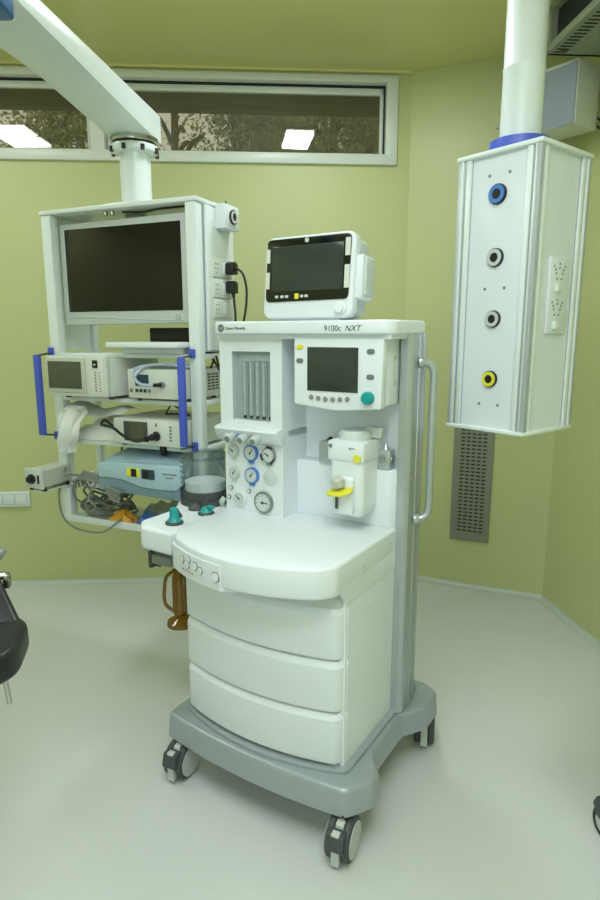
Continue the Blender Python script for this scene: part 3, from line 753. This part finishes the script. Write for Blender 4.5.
# cabinet body
mb = MB([M['white2'], M['ltgrey']])
mb.prism(rpoly([(-.292, -.20), (.251, -.20), (.251, .17), (.235, .28), (-.292, .28)], [.004, .004, .0, .02, .02], 3), .214, .735, bev=.0)
mb.box(.2505, .2514, -.085, .06, .632, .633, 0, m=1); mb.box(.2505, .2513, -.183, -.1822, .22, .73, 0, m=1)
obj('cabinet', mb, t)
def drawer(z0, z1, nm='drawer'):
    f = bow(-.302, .238, -.222, -.266, 14)
    k = MB(M['white2'])
    pl = rpoly(f+[(.2535, -.185), (-.306, -.19)], [.03]+[0]*13+[.045, 0, 0], 6)
    c = Vector((-.03, -.12)); tp = [(c.x+(p[0]-c.x)*.985, c.y+(p[1]-c.y)*.93) if p[1] < -.2 else p for p in pl]
    k.prism(pl, z0, z1-.018, bev=.006, seg=3, bevtop=False)
    k.prism(pl, z1-.018, z1, top=tp, bevbot=False, bev=.002)
    o = obj(nm, k, t)
    k = MB(M['ltgrey']); f2 = bow(-.29, .235, -.212, -.245, 10); k.prism(f2+[(.235, -.19), (-.29, -.19)], z0-.008, z0+.001); obj('finger_groove', k, o)
drawer(.226, .377); drawer(.385, .532); drawer(.54, .688)
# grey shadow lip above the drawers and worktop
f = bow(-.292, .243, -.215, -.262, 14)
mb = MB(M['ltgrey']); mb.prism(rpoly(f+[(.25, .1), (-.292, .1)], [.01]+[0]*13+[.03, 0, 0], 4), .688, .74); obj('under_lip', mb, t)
f = bow(-.262, .222, -.298, -.365, 18)
main = f+[(.2535, -.255), (.2535, .125), (-.33, .125), (-.33, -.10), (-.305, -.24)]
rl = [.045]+[0]*17+[.075, .05, .01, .01, .01, .02]
mb = MB(M['white2']); mb.prism(rpoly(main, rl, 6), .736, .822, bev=.009, seg=3); obj('worktop', mb, t)
# side panel under the worktop edge on the right
mb = MB([M['white2'], M['recess']]); mb.prism([(-.20, .70), (.12, .70), (.12, .75), (-.24, .75)], .246, .2538, axis='x'); mb.cyl((.2535, -.1, .772), (.2545, -.1, .772), .004, n=10, m=1); mb.cyl((.2535, -.1, .752), (.2545, -.1, .752), .004, n=10, m=1)
mb.cyl((.2535, .075, .785), (.2545, .075, .785), .004, n=10, m=1); mb.cyl((.2535, .075, .765), (.2545, .075, .765), .004, n=10, m=1); obj('side_trim', mb, t)
# control nose at the left front, with switches
nose_f = [(x, y) for x, y in bow(-.272, .222, -.3005, -.3675, 36) if x < -.035]
xe, ye = nose_f[-1]
nose = nose_f+[(xe+.045, ye+.03), (xe+.05, -.22), (-.305, -.22)]
mb = MB(M['white2']); mb.prism(rpoly(nose, [.045]+[0]*(len(nose_f)-2)+[.01, .02, 0, 0], 6), .722, .80, bev=.009, seg=3, bevtop=False); obj('control_nose', mb, t)
def onfront(x):        # point on bowed nose front
    u = (x+.272)/.494; return -.3005+(-.0670)*(1-(2*u-1)**2)
def nose_dot(x, z, r, m, nm, h=.004, inner=None, sx=1):
    u = (x+.272)/.497; sl = -.0670*-2*(2*u-1)*2/.497
    n = Vector((sl, -1, 0)).normalized(); y = onfront(x)
    k = MB([M[m], M[inner or m]]); k.lathe([(r, 0), (r, h*.7), (r*.85, h), (r*.5, h)], (x, y, z), n, n=20)
    if inner: k.cyl(Vector((x, y, z))+n*h*.6, Vector((x, y, z))+n*(h+.002), r*.82, n=16, m=1)
    return obj(nm, k, t)
for (x, z, r, m, inner) in ((-.200, .775, .012, 'greymark', 'white2'), (-.172, .768, .012, 'greymark', 'white2'), (-.163, .786, .009, 'greymark', 'white2'), (-.135, .775, .013, 'greymark', 'white2'), (-.112, .768, .011, 'greymark', 'white2'), (-.052, .765, .015, 'ringgrey', 'white2')):
    nose_dot(x, z, r, m, 'switch_button', h=.0018, inner=inner)
mb = MB([M['red']])
for x in (-.200, -.185, -.168, -.152): mb.box(x, x+.009, onfront(x+.004)-.0015, onfront(x)+.004, .747, .749)
obj('marking', mb, t)
# left extension for the breathing system
ext = [(-.295, -.282), (-.42, -.282), (-.468, -.235), (-.468, -.10), (-.50, -.04), (-.545, .02), (-.545, .10), (-.50, .15), (-.33, .15), (-.295, .10)]
mb = MB(M['white2']); mb.prism(rpoly(ext[::-1], [0, .02, .04, .04, .04, .03, .03, .03, .035, 0], 6), .746, .819, bev=.012, seg=4); obj('side_arm', mb, t)
# bellows
bx, by = -.441, .045
mb = MB([M['rubber']]); mb.cyl((bx, by, .819), (bx, by, .838), .088, .086, n=40, bev=.003); mb.cyl((bx, by, .838), (bx, by, .866), .078, n=40, bev=.003); obj('bellows_base', mb, t)
mb = MB(M['white2']); mb.cyl((bx, by, .866), (bx, by, .896), .071, n=40, bev=.006); o = obj('bellows_disc', mb, t)
mb = MB(M['clear']); mb.lathe([(.076, .862), (.076, .985), (.071, .995), (0, .997)], (bx, by, 0), n=44, cap=False); o = obj('bellows_dome', mb, t)
mb = MB(M['greymark'])
for i in range(6): mb.box(bx-.052, bx-.036, by-.0705, by-.066, .895+i*.018, .898+i*.018)
obj('scale_mark', mb, o)
mb = MB(M['clear']); mb.ring((bx, by, .978), (0, 0, 1), .0795, .0765, .01, n=40); obj('dome_rim', mb, o)
# teal knobs & ports
def knob(x, y, r, m, h, nm='adjuster_knob', rot=0):
    k = MB([M['rubber'], M[m]]); k.lathe([(r, .819), (r, .825), (r*.85, .829), (r*.3, .829)], (x, y, 0), n=24, m=0)
    k.lathe([(r*.85, .829), (r*.6, .837), (r*.52, .842), (r*.47, .829+h), (r*.36, .832+h), (0, .832+h)], (x, y, 0), n=18, m=1); return obj(nm, k, t)
knob(-.352, -.205, .028, 'teal', .038)
knob(-.335, -.075, .027, 'teal', .012); knob(-.398, -.150, .020, 'rubber', .006, 'port_cap'); knob(-.402, -.052, .024, 'rubber', .010, 'port_cap')
mb = MB([M['teal']]); mb.box(-.325, -.300, -.083, -.071, .842, .852, .002); obj('knob_lever', mb, t)
mb = MB([M['ltgrey']]); mb.tube([(-.352, .03, .825), (-.348, .022, .838), (-.342, .03, .85)], .010, 10); obj('elbow_pipe', mb, t)
# absorber amber canister under the arm
mb = MB([M['ringgrey'], M['rubber'], M['steel']]); mb.box(-.445, -.335, -.225, -.12, .712, .75, .003); mb.box(-.43, -.35, -.235, -.13, .682, .713, .004); mb.box(-.445, -.43, -.235, -.20, .665, .72, .003, m=1); mb.cyl((-.40, -.15, .665), (-.40, -.15, .708), .022, n=18, m=1); mb.box(-.36, -.315, -.19, -.12, .672, .71, .003, m=0)
mb.cyl((-.425, -.19, .69), (-.425, -.215, .672), .014, n=14, m=1); mb.cyl((-.37, -.20, .69), (-.37, -.215, .69), .016, n=14, m=2); o = obj('absorber_mount', mb, t)
mb = MB(M['steel']); mb.tube([(-.42, -.20, .712), (-.46, -.21, .712), (-.49, -.215, .706), (-.515, -.225, .697)], .004, 8); mb.tube([(-.44, -.20, .712), (-.47, -.215, .714), (-.495, -.22, .716)], .0035, 8); obj('release_lever', mb, o)
mb = MB(M['amber'])
mb.lathe([(.016, .665), (.017, .64), (.024, .615), (.026, .59), (.026, .50), (.022, .485), (.018, .478), (.045, .462), (.047, .452), (.047, .448), (0, .448)], (-.392, -.15, 0), n=24, cap=False)
mb.tube([(-.405, -.155, .64), (-.43, -.17, .615), (-.437, -.175, .58), (-.437, -.175, .52), (-.405, -.155, .485)], .006, 8); mb.tube([(-.38, -.155, .64), (-.355, -.17, .615), (-.350, -.175, .58), (-.350, -.175, .52), (-.38, -.155, .485)], .006, 8)
o = obj('absorber_canister', mb, t); o['label'] = 'amber translucent canister'
# upper body: flowmeter tower
mb = MB([M['white2']])
xa, xb = -.335, -.092
# front with window opening: built from strips
zf0, zf1 = .822, 1.40; wx0, wx1, wz0, wz1 = -.285, -.135, 1.128, 1.345
y0 = .012
mb.box(xa, wx0, y0, .05, 1.10, zf1); mb.box(wx1, xb, y0, .05, 1.10, zf1); mb.box(wx0, wx1, y0, .05, wz1, zf1); mb.box(wx0, wx1, y0, .05, 1.10, wz0)
mb.box(xa+.012, xb, y0+.004, .28, zf0, 1.10); mb.box(xa, xb, .05, .28, 1.08, zf1)
obj('flowmeter_tower', mb, t)
mb = MB([M['ltgrey'], M['tube'], M['bluecable'], M['darkmark'], M['ringgrey']]); mb.box(wx0, wx1, .036, .0495, wz0, wz1)
mb.box(wx0+.022, wx1-.002, .033, .0362, wz1-.03, wz1-.012, m=1)
for i in range(5):
    x = wx0+.036+i*.025; mb.cyl((x, .031, wz0+.012), (x, .031, wz1-.034), .0045, n=12, m=2 if i == 4 else 1); mb.box(x-.004, x+.004, .027, .036, wz0+.004, wz0+.013, m=3)
    mb.box(x+.0105, x+.0115, .034, .0362, wz0+.01, wz1-.03, m=4)
    for q in range(12): mb.box(x-.0115, x-.0085, .0345, .0362, wz0+.03+q*.0125, wz0+.0315+q*.0125, m=4)
obj('flow_tubes', mb, t)
mb = MB(M['cover']); mb.box(wx0, wx1, .016, .018, wz0, wz1); obj('tube_cover', mb, t)
# ledge with three flow knobs
mb = MB(M['white2']); lp = [(.004, 1.110), (-.020, 1.105), (-.024, 1.098), (-.004, 1.062), (.016, 1.052), (.03, 1.052), (.03, 1.11)]
mb.prism(lp, xa-.003, xb+.002, axis='x', bev=.004); obj('flow_knob_ledge', mb, t)
for i, (x, m) in enumerate(((-.268, 'white'), (-.218, 'bluering'), (-.168, 'ringgrey'))):
    d = Vector((0, -1, -.35)).normalized(); k = MB([M['ltgrey'], M[m], M['ringgrey']])
    o3 = Vector((x, -.010, 1.080)); k.lathe([(.012, 0), (.012, .012), (.015, .014), (.015, .03), (.013, .033), (0, .033)], o3, d, n=20, m=0); k.cyl(o3+d*.0331, o3+d*.0345, .010, n=16, m=2)
    k.cyl((x-.022, -.01, 1.080), (x-.022, -.022, 1.076), .008, n=12, m=1); obj('flow_knob', k, t)
# gauges
def gauge(x, z, r, rimm, rot, tag_=True, cut=False):
    k = MB([M[rimm], M['white2']]); k.cyl((x, y0+.006, z), (x, y0-.006, z), r, n=32, bev=.0015)
    if tag_: k.box(x-r*.35, x+r*.35, y0-.004, y0+.006, z-r*1.28, z-r*.8, .001)
    o = obj('pressure_gauge', k, t)
    k = MB(M['facegauge']); k.cyl((x, y0-.0061, z), (x, y0-.0075, z), r*.80, n=28); obj('dial_face', k, o)
    k = MB([M['greymark'], M['darkmark']])
    for i in range(9):
        a = R(-130+i*32.5); p = Vector((x+math.sin(a)*r*.62, y0-.0076, z+math.cos(a)*r*.62)); q = Vector((x+math.sin(a)*r*.73, y0-.0076, z+math.cos(a)*r*.73)); k.cyl(p, q, .0009 if r < .03 else .0014, n=6)
    k.cyl((x, y0-.0076, z), (x, y0-.0095, z), r*.12, n=12, m=1)
    a = R(rot); k.tube([(x-math.sin(a)*r*.2, y0-.0085, z-math.cos(a)*r*.2), (x+math.sin(a)*r*.55, y0-.0085, z+math.cos(a)*r*.55)], .0013, 6, 0, m=1)
    obj('needle', k, o)
    return o
for x, z, r, rm, rot in ((-.285, 1.022, .021, 'ltgrey', -40), (-.213, 1.022, .027, 'bluering', 35), (-.143, 1.022, .026, 'ringgrey', -60), (-.283, .948, .021, 'ltgrey', 30), (-.211, .948, .027, 'bluering', 40)):
    gauge(x, z, r, rm, rot)
gauge(-.262, .864, .026, 'white', -50, False); gauge(-.165, .864, .036, 'ringgrey', 90, False)
mb = MB(M['recess']); mb.cyl((-.141, y0+.006, .948), (-.141, y0+.001, .948), .026, n=30, bev=.001); o = obj('blank_cover', mb, t); o['label'] = 'plain grey round cover'
mb = MB([M['black']])
for a0 in (20, 140, 260):
    pts = [(-.143+math.sin(R(a0-32+i*8))*.0268, y0-.008, 1.022+math.cos(R(a0-32+i*8))*.0268) for i in range(7)]; mb.tube(pts, .0028, 6, 0)
obj('gauge_ring_segment', mb, t)
for x, z in ((-.300, .895), (-.226, .893), (-.309, .863)):
    k = MB([M['ringgrey'], M['white2']]); k.cyl((x, y0+.006, z), (x, y0-.001, z), .0075, n=16); k.cyl((x, y0-.001, z), (x, y0-.002, z), .005, n=12, m=1); obj('set_screw', k, t)
# back recess walls, lower block
mb = MB([M['white2']]); mb.box(xb-.01, .2505, .155, .28, .822, zf1); mb.box(.226, .2505, .145, .16, 1.0, zf1); obj('recess_wall', mb, t)
mb = MB([M['white2']]); mb.prism(rpoly([(xb-.002, .10), (.236, .10), (.252, .118), (.252, .16), (xb-.002, .16)], [0, .004, .004, 0, 0], 3), .822, 1.0, bev=.002); obj('lower_block', mb, t)
# column
mb = MB([M['alu'], M['aludark']]); cz0, cz1 = .21, 1.40
mb.prism(rpoly([(.2512, .113), (.275, .113), (.287, .125), (.287, .16), (.2512, .28)], [0, .004, .012, 0, 0], 4), cz0, cz1)
mb.prism([(.2512, .15), (.282, .16), (.282, .172), (.2512, .172)], cz0, cz1, m=1); mb.box(.2512, .288, .170, .196, cz0, cz1, .002); mb.box(.2512, .281, .196, .206, cz0, cz1, m=1); mb.box(.2512, .287, .206, .225, cz0, cz1, .003); mb.box(.235, .2512, .2, .26, cz0, cz1)
obj('side_column', mb, t)
mb = MB(M['alu']); mb.tube([(.283, .17, 1.318), (.297, .18, 1.318), (.312, .19, 1.312), (.322, .196, 1.285), (.322, .196, 1.20), (.322, .196, 1.0), (.322, .196, .88), (.313, .19, .85), (.297, .18, .842), (.283, .17, .842)], .0115, 12, 6); o = obj('handle', mb, t)
mb = MB(M['alu']); mb.cyl((.283, .168, 1.318), (.298, .178, 1.318), .016, n=18, bev=.002); mb.cyl((.283, .168, .842), (.298, .178, .842), .016, n=18, bev=.002); obj('handle_mount', mb, o)
# top shelf
mb = MB(M['white2'])
mb.prism(rpoly([(-.342, -.018), (.282, -.018), (.282, .23), (-.342, .23)], [.03, .045, .02, .02], 6), 1.398, 1.437, bev=.006, seg=3); mb.box(-.33, .27, -.0, .24, 1.385, 1.40); obj('top_shelf', mb, t)
text('9100c', .023, (.072, -.0183, 1.407), FRONT, M['darkmark'], t)
o = text('NXT', .023, (.138, -.0183, 1.407), FRONT, M['darkmark'], t, shear=.35)
text('Datex-Ohmeda', .0135, (-.285, -.0183, 1.412), FRONT, M['darkmark'], t, xs=.92)
mb = MB([M['darkmark']]); mb.cyl((-.302, -.0178, 1.4165), (-.302, -.0188, 1.4165), .0125, n=28); o = obj('round_emblem', mb, t)
mb = MB(M['white2']); mb.ring((-.302, -.0189, 1.4165), (0, -1, 0), .0108, .0098, .0004, n=28); obj('emblem_ring', mb, o)
text('GE', .012, (-.3095, -.0195, 1.4125), FRONT, M['white2'], o, 'emblem_letters', .0002)
# ventilator display
mb = MB(M['white2'])
o0 = .012
disp = rpoly([(-.052, 1.193), (.09, 1.180), (.232, 1.193), (.238, 1.388), (-.052, 1.388)], [.008, .3, .008, .008, .008], 4)
mb.prism(disp, -.003, .03, axis='y', bev=.005, seg=3); mb.prism(rpoly([(-.045, 1.197), (.09, 1.187), (.228, 1.197), (.228, 1.386), (-.045, 1.386)], [.008, .2, .008, 0, 0], 3), .03, .16, axis='y'); mb.box(.226, .232, .04, .15, 1.20, 1.384, .002)
o = obj('ventilator_display', mb, t)
mb = MB(M['screeng']); mb.box(-.004, .162, -.0055, -.0025, 1.236, 1.362, .001); s_ = obj('screen', mb, o)
mb = MB([M['teal'], M['rubber']]); mb.lathe([(.018, 0), (.0185, .012), (.015, .020), (0, .0215)], (.196, -.003, 1.224), (0, -1, 0), n=24, m=0); obj('rotary_knob', mb, o)
for i in range(6):
    k = MB([M['grille']]); k.cyl((.010+i*.024, -.003, 1.217-.0012*i*(5-i)*.5), (.010+i*.024, -.0065, 1.217-.0012*i*(5-i)*.5), .0075, n=16, bev=.001); obj('button', k, o)
for x, z, m in ((-.030, 1.362, 'yellow'), (-.030, 1.322, 'greymark'), (.200, 1.352, 'greymark'), (.200, 1.282, 'greymark')):
    k = MB(M[m]); k.prism(rpoly([(x-.0115, z-.007), (x+.0115, z-.007), (x+.0115, z+.007), (x-.0115, z+.007)], .006, 4), -.006, -.0025, axis='y', bev=.001); b_ = obj('button', k, o)
    if m == 'yellow': b_['label'] = 'yellow alarm button'
mb = MB([M['recess'], M['ringgrey']]); mb.prism(rpoly([(.075, 1.25), (.105, 1.25), (.105, 1.34), (.075, 1.34)], .01, 4), .2322, .2335, axis='x'); mb.box(.2335, .237, .085, .1, 1.265, 1.325, .002, m=0); obj('card_slot', mb, o); o.location.x += .013
# vaporizer
mb = MB(M['white2'])
vb = rpoly([(.066, .0), (.186, .0), (.186, .15), (.066, .15)], .012, 4)
mb.prism(vb, 1.035, 1.092, bev=.004); vb2 = rpoly([(.072, .003), (.184, .003), (.184, .148), (.072, .148)], .02, 5)
vt = [(.128+(p[0]-.128)*.92, .06+(p[1]-.06)*.92) for p in vb2]
mb.prism(vt, .868, .90, top=vb2, bev=.008, bevtop=False); mb.prism(vb2, .90, 1.035); mb.box(.11, .160, -.012, .01, .875, .99, .01, 3)
o = obj('vaporizer', mb, t)
mb = MB([M['white2'], M['recess']]); mb.lathe([(.05, 0), (.05, .018), (.044, .026), (.012, .028), (0, .028)], (.122, .075, 1.092), n=28, m=1); mb.box(.15, .20, .085, .115, 1.095, 1.128, .005, m=1); obj('control_wheel', mb, o)
mb = MB([M['yellow']]); mb.X = Matrix.Translation((.12, 0, .959)) @ Matrix.Rotation(R(22), 4, 'X') @ Matrix.Rotation(R(-8), 4, 'Y') @ Matrix.Translation((-.12, 0, -.959)); mb.prism(rpoly([(.082, -.045), (.135, -.052), (.168, -.03), (.160, 0), (.095, .003)], .012, 4), .956, .962, bev=.001); obj('filler_tag', mb, o)
mb = MB([M['beige']]); mb.lathe([(.012, 0), (.02, .004), (.02, .024), (.014, .030), (0, .031)], (.118, -.02, .962), (0, -.2, 1), n=20); obj('filler_cap', mb, o)
mb = MB([M['rubber'], M['greymark']]); mb.box(.104, .113, -.0145, -.011, .893, .950, .001); obj('sight_glass', mb, o)
mb = MB([M['yellow']]); mb.prism(rpoly([(.155, 1.037), (.178, 1.036), (.180, 1.056), (.157, 1.058)], .006, 3), -.0035, .0, axis='y'); obj('agent_label', mb, o)
mb = MB([M['ringgrey']]); mb.cyl((.080, -.001, 1.078), (.080, -.003, 1.078), .006, n=16); mb.box(.140, .146, -.0012, 0, 1.072, 1.077); mb.box(.149, .152, -.0012, 0, 1.072, 1.077); mb.box(.155, .158, -.0012, 0, 1.072, 1.077); obj('mark', mb, o); o.location.x += .008
mb = MB([M['alu'], M['steel'], M['black'], M['red']]); mb.box(-.006, .066, .09, .13, 1.0, 1.07, .004); mb.box(.186, .232, .10, .14, .995, 1.06, .004); mb.cyl((.03, .10, 1.07), (.03, .10, 1.078), .01, n=14, m=2); mb.cyl((.03, .10, 1.078), (.03, .10, 1.084), .006, n=10, m=2); mb.box(.048, .058, .086, .09, 1.03, 1.052, m=3)
mb.cyl((.212, .115, 1.06), (.212, .115, 1.078), .012, .003, n=14, m=0); mb.box(.200, .218, .097, .101, 1.02, 1.045, .001, m=1); mb.cyl((.232, .12, 1.03), (.236, .12, 1.03), .013, n=16, m=1); obj('mounting_bar', mb, t)

# patient monitor on the shelf: tilted slightly left of the machine's axis
PX, PY = -.045, .085
t = thing('patient_monitor', 'white rounded patient monitor with black screen on the machine top', 'monitor', FM, 1.437)
tilt = Matrix.Translation((0, .06, 1.437)) @ Matrix.Rotation(R(-4), 4, 'X') @ Matrix.Translation((0, -.06, -1.437))
def TB(m): k = MB(m); k.X = tilt; return k
fx0, fx1, fz0, fz1 = -.193, .117, 1.445, 1.69
mb = TB([M['white2']]); mb.prism(rpoly([(fx0-.004, fz0), (fx1, fz0), (fx1+.004, fz1), (fx0+.002, fz1)], .028, 6), .06, .098, axis='y', bev=.008, seg=3); obj('front_shell', mb, t)
mb = TB([M['ltgrey']]); mb.prism(rpoly([(fx0+.012, fz0+.004), (fx1-.006, fz0+.004), (fx1-.002, fz1-.01), (fx0+.016, fz1-.01)], .03, 6), .098, .165, axis='y', bev=.012, seg=3); obj('rear_shell', mb, t)
mb = TB([M['glossblack']]); mb.prism(rpoly([(fx0+.008, fz0+.050), (fx1-.012, fz0+.054), (fx1-.008, fz1-.008), (fx0+.010, fz1-.008)], .014, 5), .0565, .0605, axis='y', bev=.001); o = obj('bezel', mb, t)
mb = TB([M['screeng']]); mb.box(fx0+.030, fx1-.032, .0545, .057, fz0+.082, fz1-.030, .001); obj('screen', mb, o)
mb = TB([M['cream'], M['ltgrey'], M['yellow'], M['ringgrey']])
mb.box(fx0+.008, fx0+.022, .055, .057, fz0+.168, fz1-.036, m=0); mb.box(fx0+.008, fx0+.022, .055, .057, fz0+.09, fz0+.14, m=0); mb.box(fx1-.026, fx1-.010, .055, .057, fz0+.085, fz0+.15, m=0); mb.box(fx1-.026, fx1-.010, .055, .057, fz0+.175, fz1-.02, m=0)
obj('side_strip', mb, o)
mb = TB([M['ltgrey'], M['yellow']]); mb.cyl((-.040, .0567, fz1-.017), (-.040, .0545, fz1-.017), .007, n=18)
for i, x in enumerate((-.143, -.123, -.106, -.070, -.052, -.036)): 
    if i == 3: mb.box(x-.007, x+.007, .0545, .0567, fz0+.058, fz0+.074, .001, m=1)
    else: mb.prism(rpoly([(x-.006, fz0+.062), (x+.006, fz0+.062), (x+.006, fz0+.070), (x-.006, fz0+.070)], .002, 2), .0555, .0567, axis='y', m=0)
obj('key', mb, o)
mb = TB([M['white2'], M['ltgrey']]); mb.lathe([(.019, 0), (.019, .006), (.014, .008), (.014, .016), (0, .017)], (.082, .06, fz0+.028), (0, -1, 0), n=22); obj('rotary_knob', mb, t)
mb = TB([M['ltgrey'], M['white2']]); mb.prism(rpoly([(.075, 1.50), (.15, 1.50), (.15, 1.625), (.075, 1.625)], .008, 3), fx1-.012, fx1+.022, axis='x', bev=.004, m=1); mb.prism(rpoly([(.085, 1.51), (.14, 1.51), (.14, 1.615), (.085, 1.615)], .004, 3), fx1+.020, fx1+.030, axis='x', bev=.003); obj('side_module', mb, t)
mb = MB([M['white2']]); mb.box(-.17, .07, .078, .158, 1.437, 1.458, .006); obj('foot', mb, t)

# ------------------------------------------------------------------ operating table end (left edge)
t = thing('operating_table', 'black padded operating table end with steel clamp at left edge', 'operating table', (-.615, 1.21, 14), 0)
mb = MB(M['leather']); mb.prism(rpoly([(-.95, -.16), (-.08, -.16), (.02, -.07), (.02, .10), (-.95, .30)], [0, .05, .08, .07, 0], 8), .70, .768, bev=.018, seg=4); obj('cushion', mb, t)
mb = MB(M['leather']); mb.X = Matrix.Translation((0, .10, .76)) @ Matrix.Rotation(R(32), 4, 'X') @ Matrix.Translation((0, -.10, -.76))
mb.prism(rpoly([(-.95, .00), (.0, .0), (.02, .04), (-.07, .23), (-.95, .27)], [0, .02, .03, .04, 0], 6), .735, .785, bev=.015, seg=3); obj('cushion', mb, t)
mb = MB(M['steel']); mb.box(-.95, -.05, -.10, .22, .68, .701, .004); mb.box(-.8, -.45, -.05, .1, .10, .666, .01); mb.prism(rpoly([(-1.0, -.2), (-.3, -.2), (-.3, .25), (-1.0, .25)], .05, 4), .0, .10, bev=.01); obj('steel_frame', mb, t)
mb = MB(M['steel']); mb.box(-.1, .0, -.04, -.02, .69, .70, .002); mb.cyl((-.012, -.03, .625), (-.018, -.03, .695), .0055, n=12); obj('rod', mb, t)
mb = MB([M['steel'], M['ringgrey']]); mb.cyl((-.09, .2, .70), (-.085, .2, .86), .008, n=12); mb.cyl((-.11, .185, .832), (-.045, .185, .832), .010, n=16); mb.box(-.053, -.036, .175, .195, .800, .838, .005); mb.X = Matrix.Translation((-.07, .2, .862)) @ Matrix.Rotation(R(35), 4, 'Y'); mb.box(-.009, .009, -.008, .008, -.035, .038, .005, m=1)
obj('accessory_clamp', mb, t)

# ------------------------------------------------------------------ trolley at the right edge
t = thing('trolley', 'equipment trolley barely in frame, only its black caster shows at lower right', 'trolley', (.882, 1.495, 10), 0)
k = MB([M['rubber'], M['ltgrey'], M['black']])
for x in (-.032, .010): k.lathe([(.02, 0), (.042, 0), (.045, .003), (.045, .017), (.042, .020), (.02, .020)], (x, 0, .045), (1, 0, 0), n=30, m=2)
k.lathe([(.0, 0), (.026, 0), (.026, .002), (0, .002)], (-.0342, 0, .045), (1, 0, 0), n=24, m=1, cap=False); k.cyl((-.012, 0, .045), (.012, 0, .045), .012, n=12); obj('caster', k, t)
k = MB([M['rubber'], M['cream']]); k.prism(rpoly([(-.055, .055), (-.05, .095), (-.01, .115), (.03, .112), (.045, .08), (.02, .05)], .012, 4), -.036, .034, axis='x', bev=.006); obj('caster_cover', k, t)
k = MB(M['cream']); k.box(-.005, .02, -.015, .02, .108, .20, .004); k.box(.0, .5, -.45, .03, .20, .23, .006); [k.box(a, a+.03, b, b+.03, .0, .21, .004) for a, b in ((.46, -.02), (.46, -.44), (.02, -.44))]; k.box(.08, .42, -.40, -.04, .22, .70, .01); obj('frame', k, t)

# ------------------------------------------------------------------ loose pieces become parts of their own
def split_pieces(o):
    bm = bmesh.new(); bm.from_mesh(o.data); bm.faces.ensure_lookup_table(); seen = set(); comps = []
    for f in bm.faces:
        if f in seen: continue
        st = [f]; seen.add(f); c = []
        while st:
            g = st.pop(); c.append(g.index)
            for e in g.edges:
                for h in e.link_faces:
                    if h not in seen: seen.add(h); st.append(h)
        vs = [v.co for i in c for v in bm.faces[i].verts]
        comps.append([set(c), Vector([min(v[k] for v in vs) for k in range(3)]), Vector([max(v[k] for v in vs) for k in range(3)])])
    ch = True; tol = .0012
    while ch:
        ch = False
        for a in range(len(comps)):
            for b in range(a+1, len(comps)):
                A, B = comps[a], comps[b]
                if all(A[1][k]-tol <= B[2][k] and B[1][k]-tol <= A[2][k] for k in range(3)):
                    comps[a] = [A[0] | B[0], Vector([min(A[1][k], B[1][k]) for k in range(3)]), Vector([max(A[2][k], B[2][k]) for k in range(3)])]
                    comps.pop(b); ch = True; break
            if ch: break
    nm = o.name.split('.')[0]
    if len(comps) < 2: bm.free(); return
    for c in comps:
        b2 = bm.copy(); b2.faces.ensure_lookup_table()
        bmesh.ops.delete(b2, geom=[f for f in b2.faces if f.index not in c[0]], context='FACES')
        me = bpy.data.meshes.new(nm); b2.to_mesh(me); b2.free()
        for m in o.data.materials: me.materials.append(m)
        n = o.copy(); n.name = nm; n.data = me; C.objects.link(n)
    bm.free(); bpy.data.objects.remove(o)
SPLIT = ('end_cap', 'foot', 'gauge_ring_segment', 'handle_mount', 'hub_cap', 'key', 'mark', 'markings', 'mounting_bar', 'rail_arm', 'rail_clamp', 'screw', 'side_strip', 'button')
for o in [o for o in list(C.objects) if o.type == 'MESH' and o.parent and o.name.split('.')[0] in SPLIT]: split_pieces(o)

# ------------------------------------------------------------------ lights, world, camera
def area(name, loc, rot, sx, sy, e, col=(1, 1, 1)):
    l = bpy.data.lights.new(name, 'AREA'); l.shape = 'RECTANGLE'; l.size = sx; l.size_y = sy; l.energy = e; l.color = col
    o = bpy.data.objects.new(name, l); C.objects.link(o); o.location = loc; o.rotation_euler = tuple(R(a) for a in rot); return o
COL = (.84, .945, 1)
area('ceiling_panel_light', (-.2, .6, 2.66), (0, 0, 0), 1.6, 1.2, 28.5, COL)
area('ceiling_panel_light', (-.9, -.9, 2.66), (12, 0, 0), 1.6, 1.0, 15, COL)
area('ceiling_panel_light', (.1, 2.39, 2.672), (0, 0, 0), .18, .36, 10, COL)
area('ceiling_panel_light', (-1.74, 2.24, 2.672), (0, 0, 8), .26, .42, 7, COL)
area('room_fill_light', (-.6, -1.6, 1.7), (82, 0, -8), 2.2, 1.4, 20, COL)

w = bpy.data.worlds.new('world'); bpy.context.scene.world = w; w.use_nodes = True
bg = w.node_tree.nodes['Background']; bg.inputs['Color'].default_value = srgb(236, 240, 232); bg.inputs['Strength'].default_value = 1.25

cam = bpy.data.cameras.new('camera'); co = bpy.data.objects.new('camera', cam); C.objects.link(co)
co.location = (0, 0, 1.4); co.rotation_euler = (R(90-10.8), 0, 0)
cam.sensor_fit = 'VERTICAL'; cam.sensor_height = 36; cam.lens = 610/900*36; cam.clip_start = .02
bpy.context.scene.camera = co
sc = bpy.context.scene
sc.view_settings.view_transform = 'Standard'; sc.view_settings.look = 'None'; sc.view_settings.exposure = -.1
sc.cycles.max_bounces = 10; sc.cycles.diffuse_bounces = 5; sc.cycles.transparent_max_bounces = 16
sc.cycles.use_denoising = True
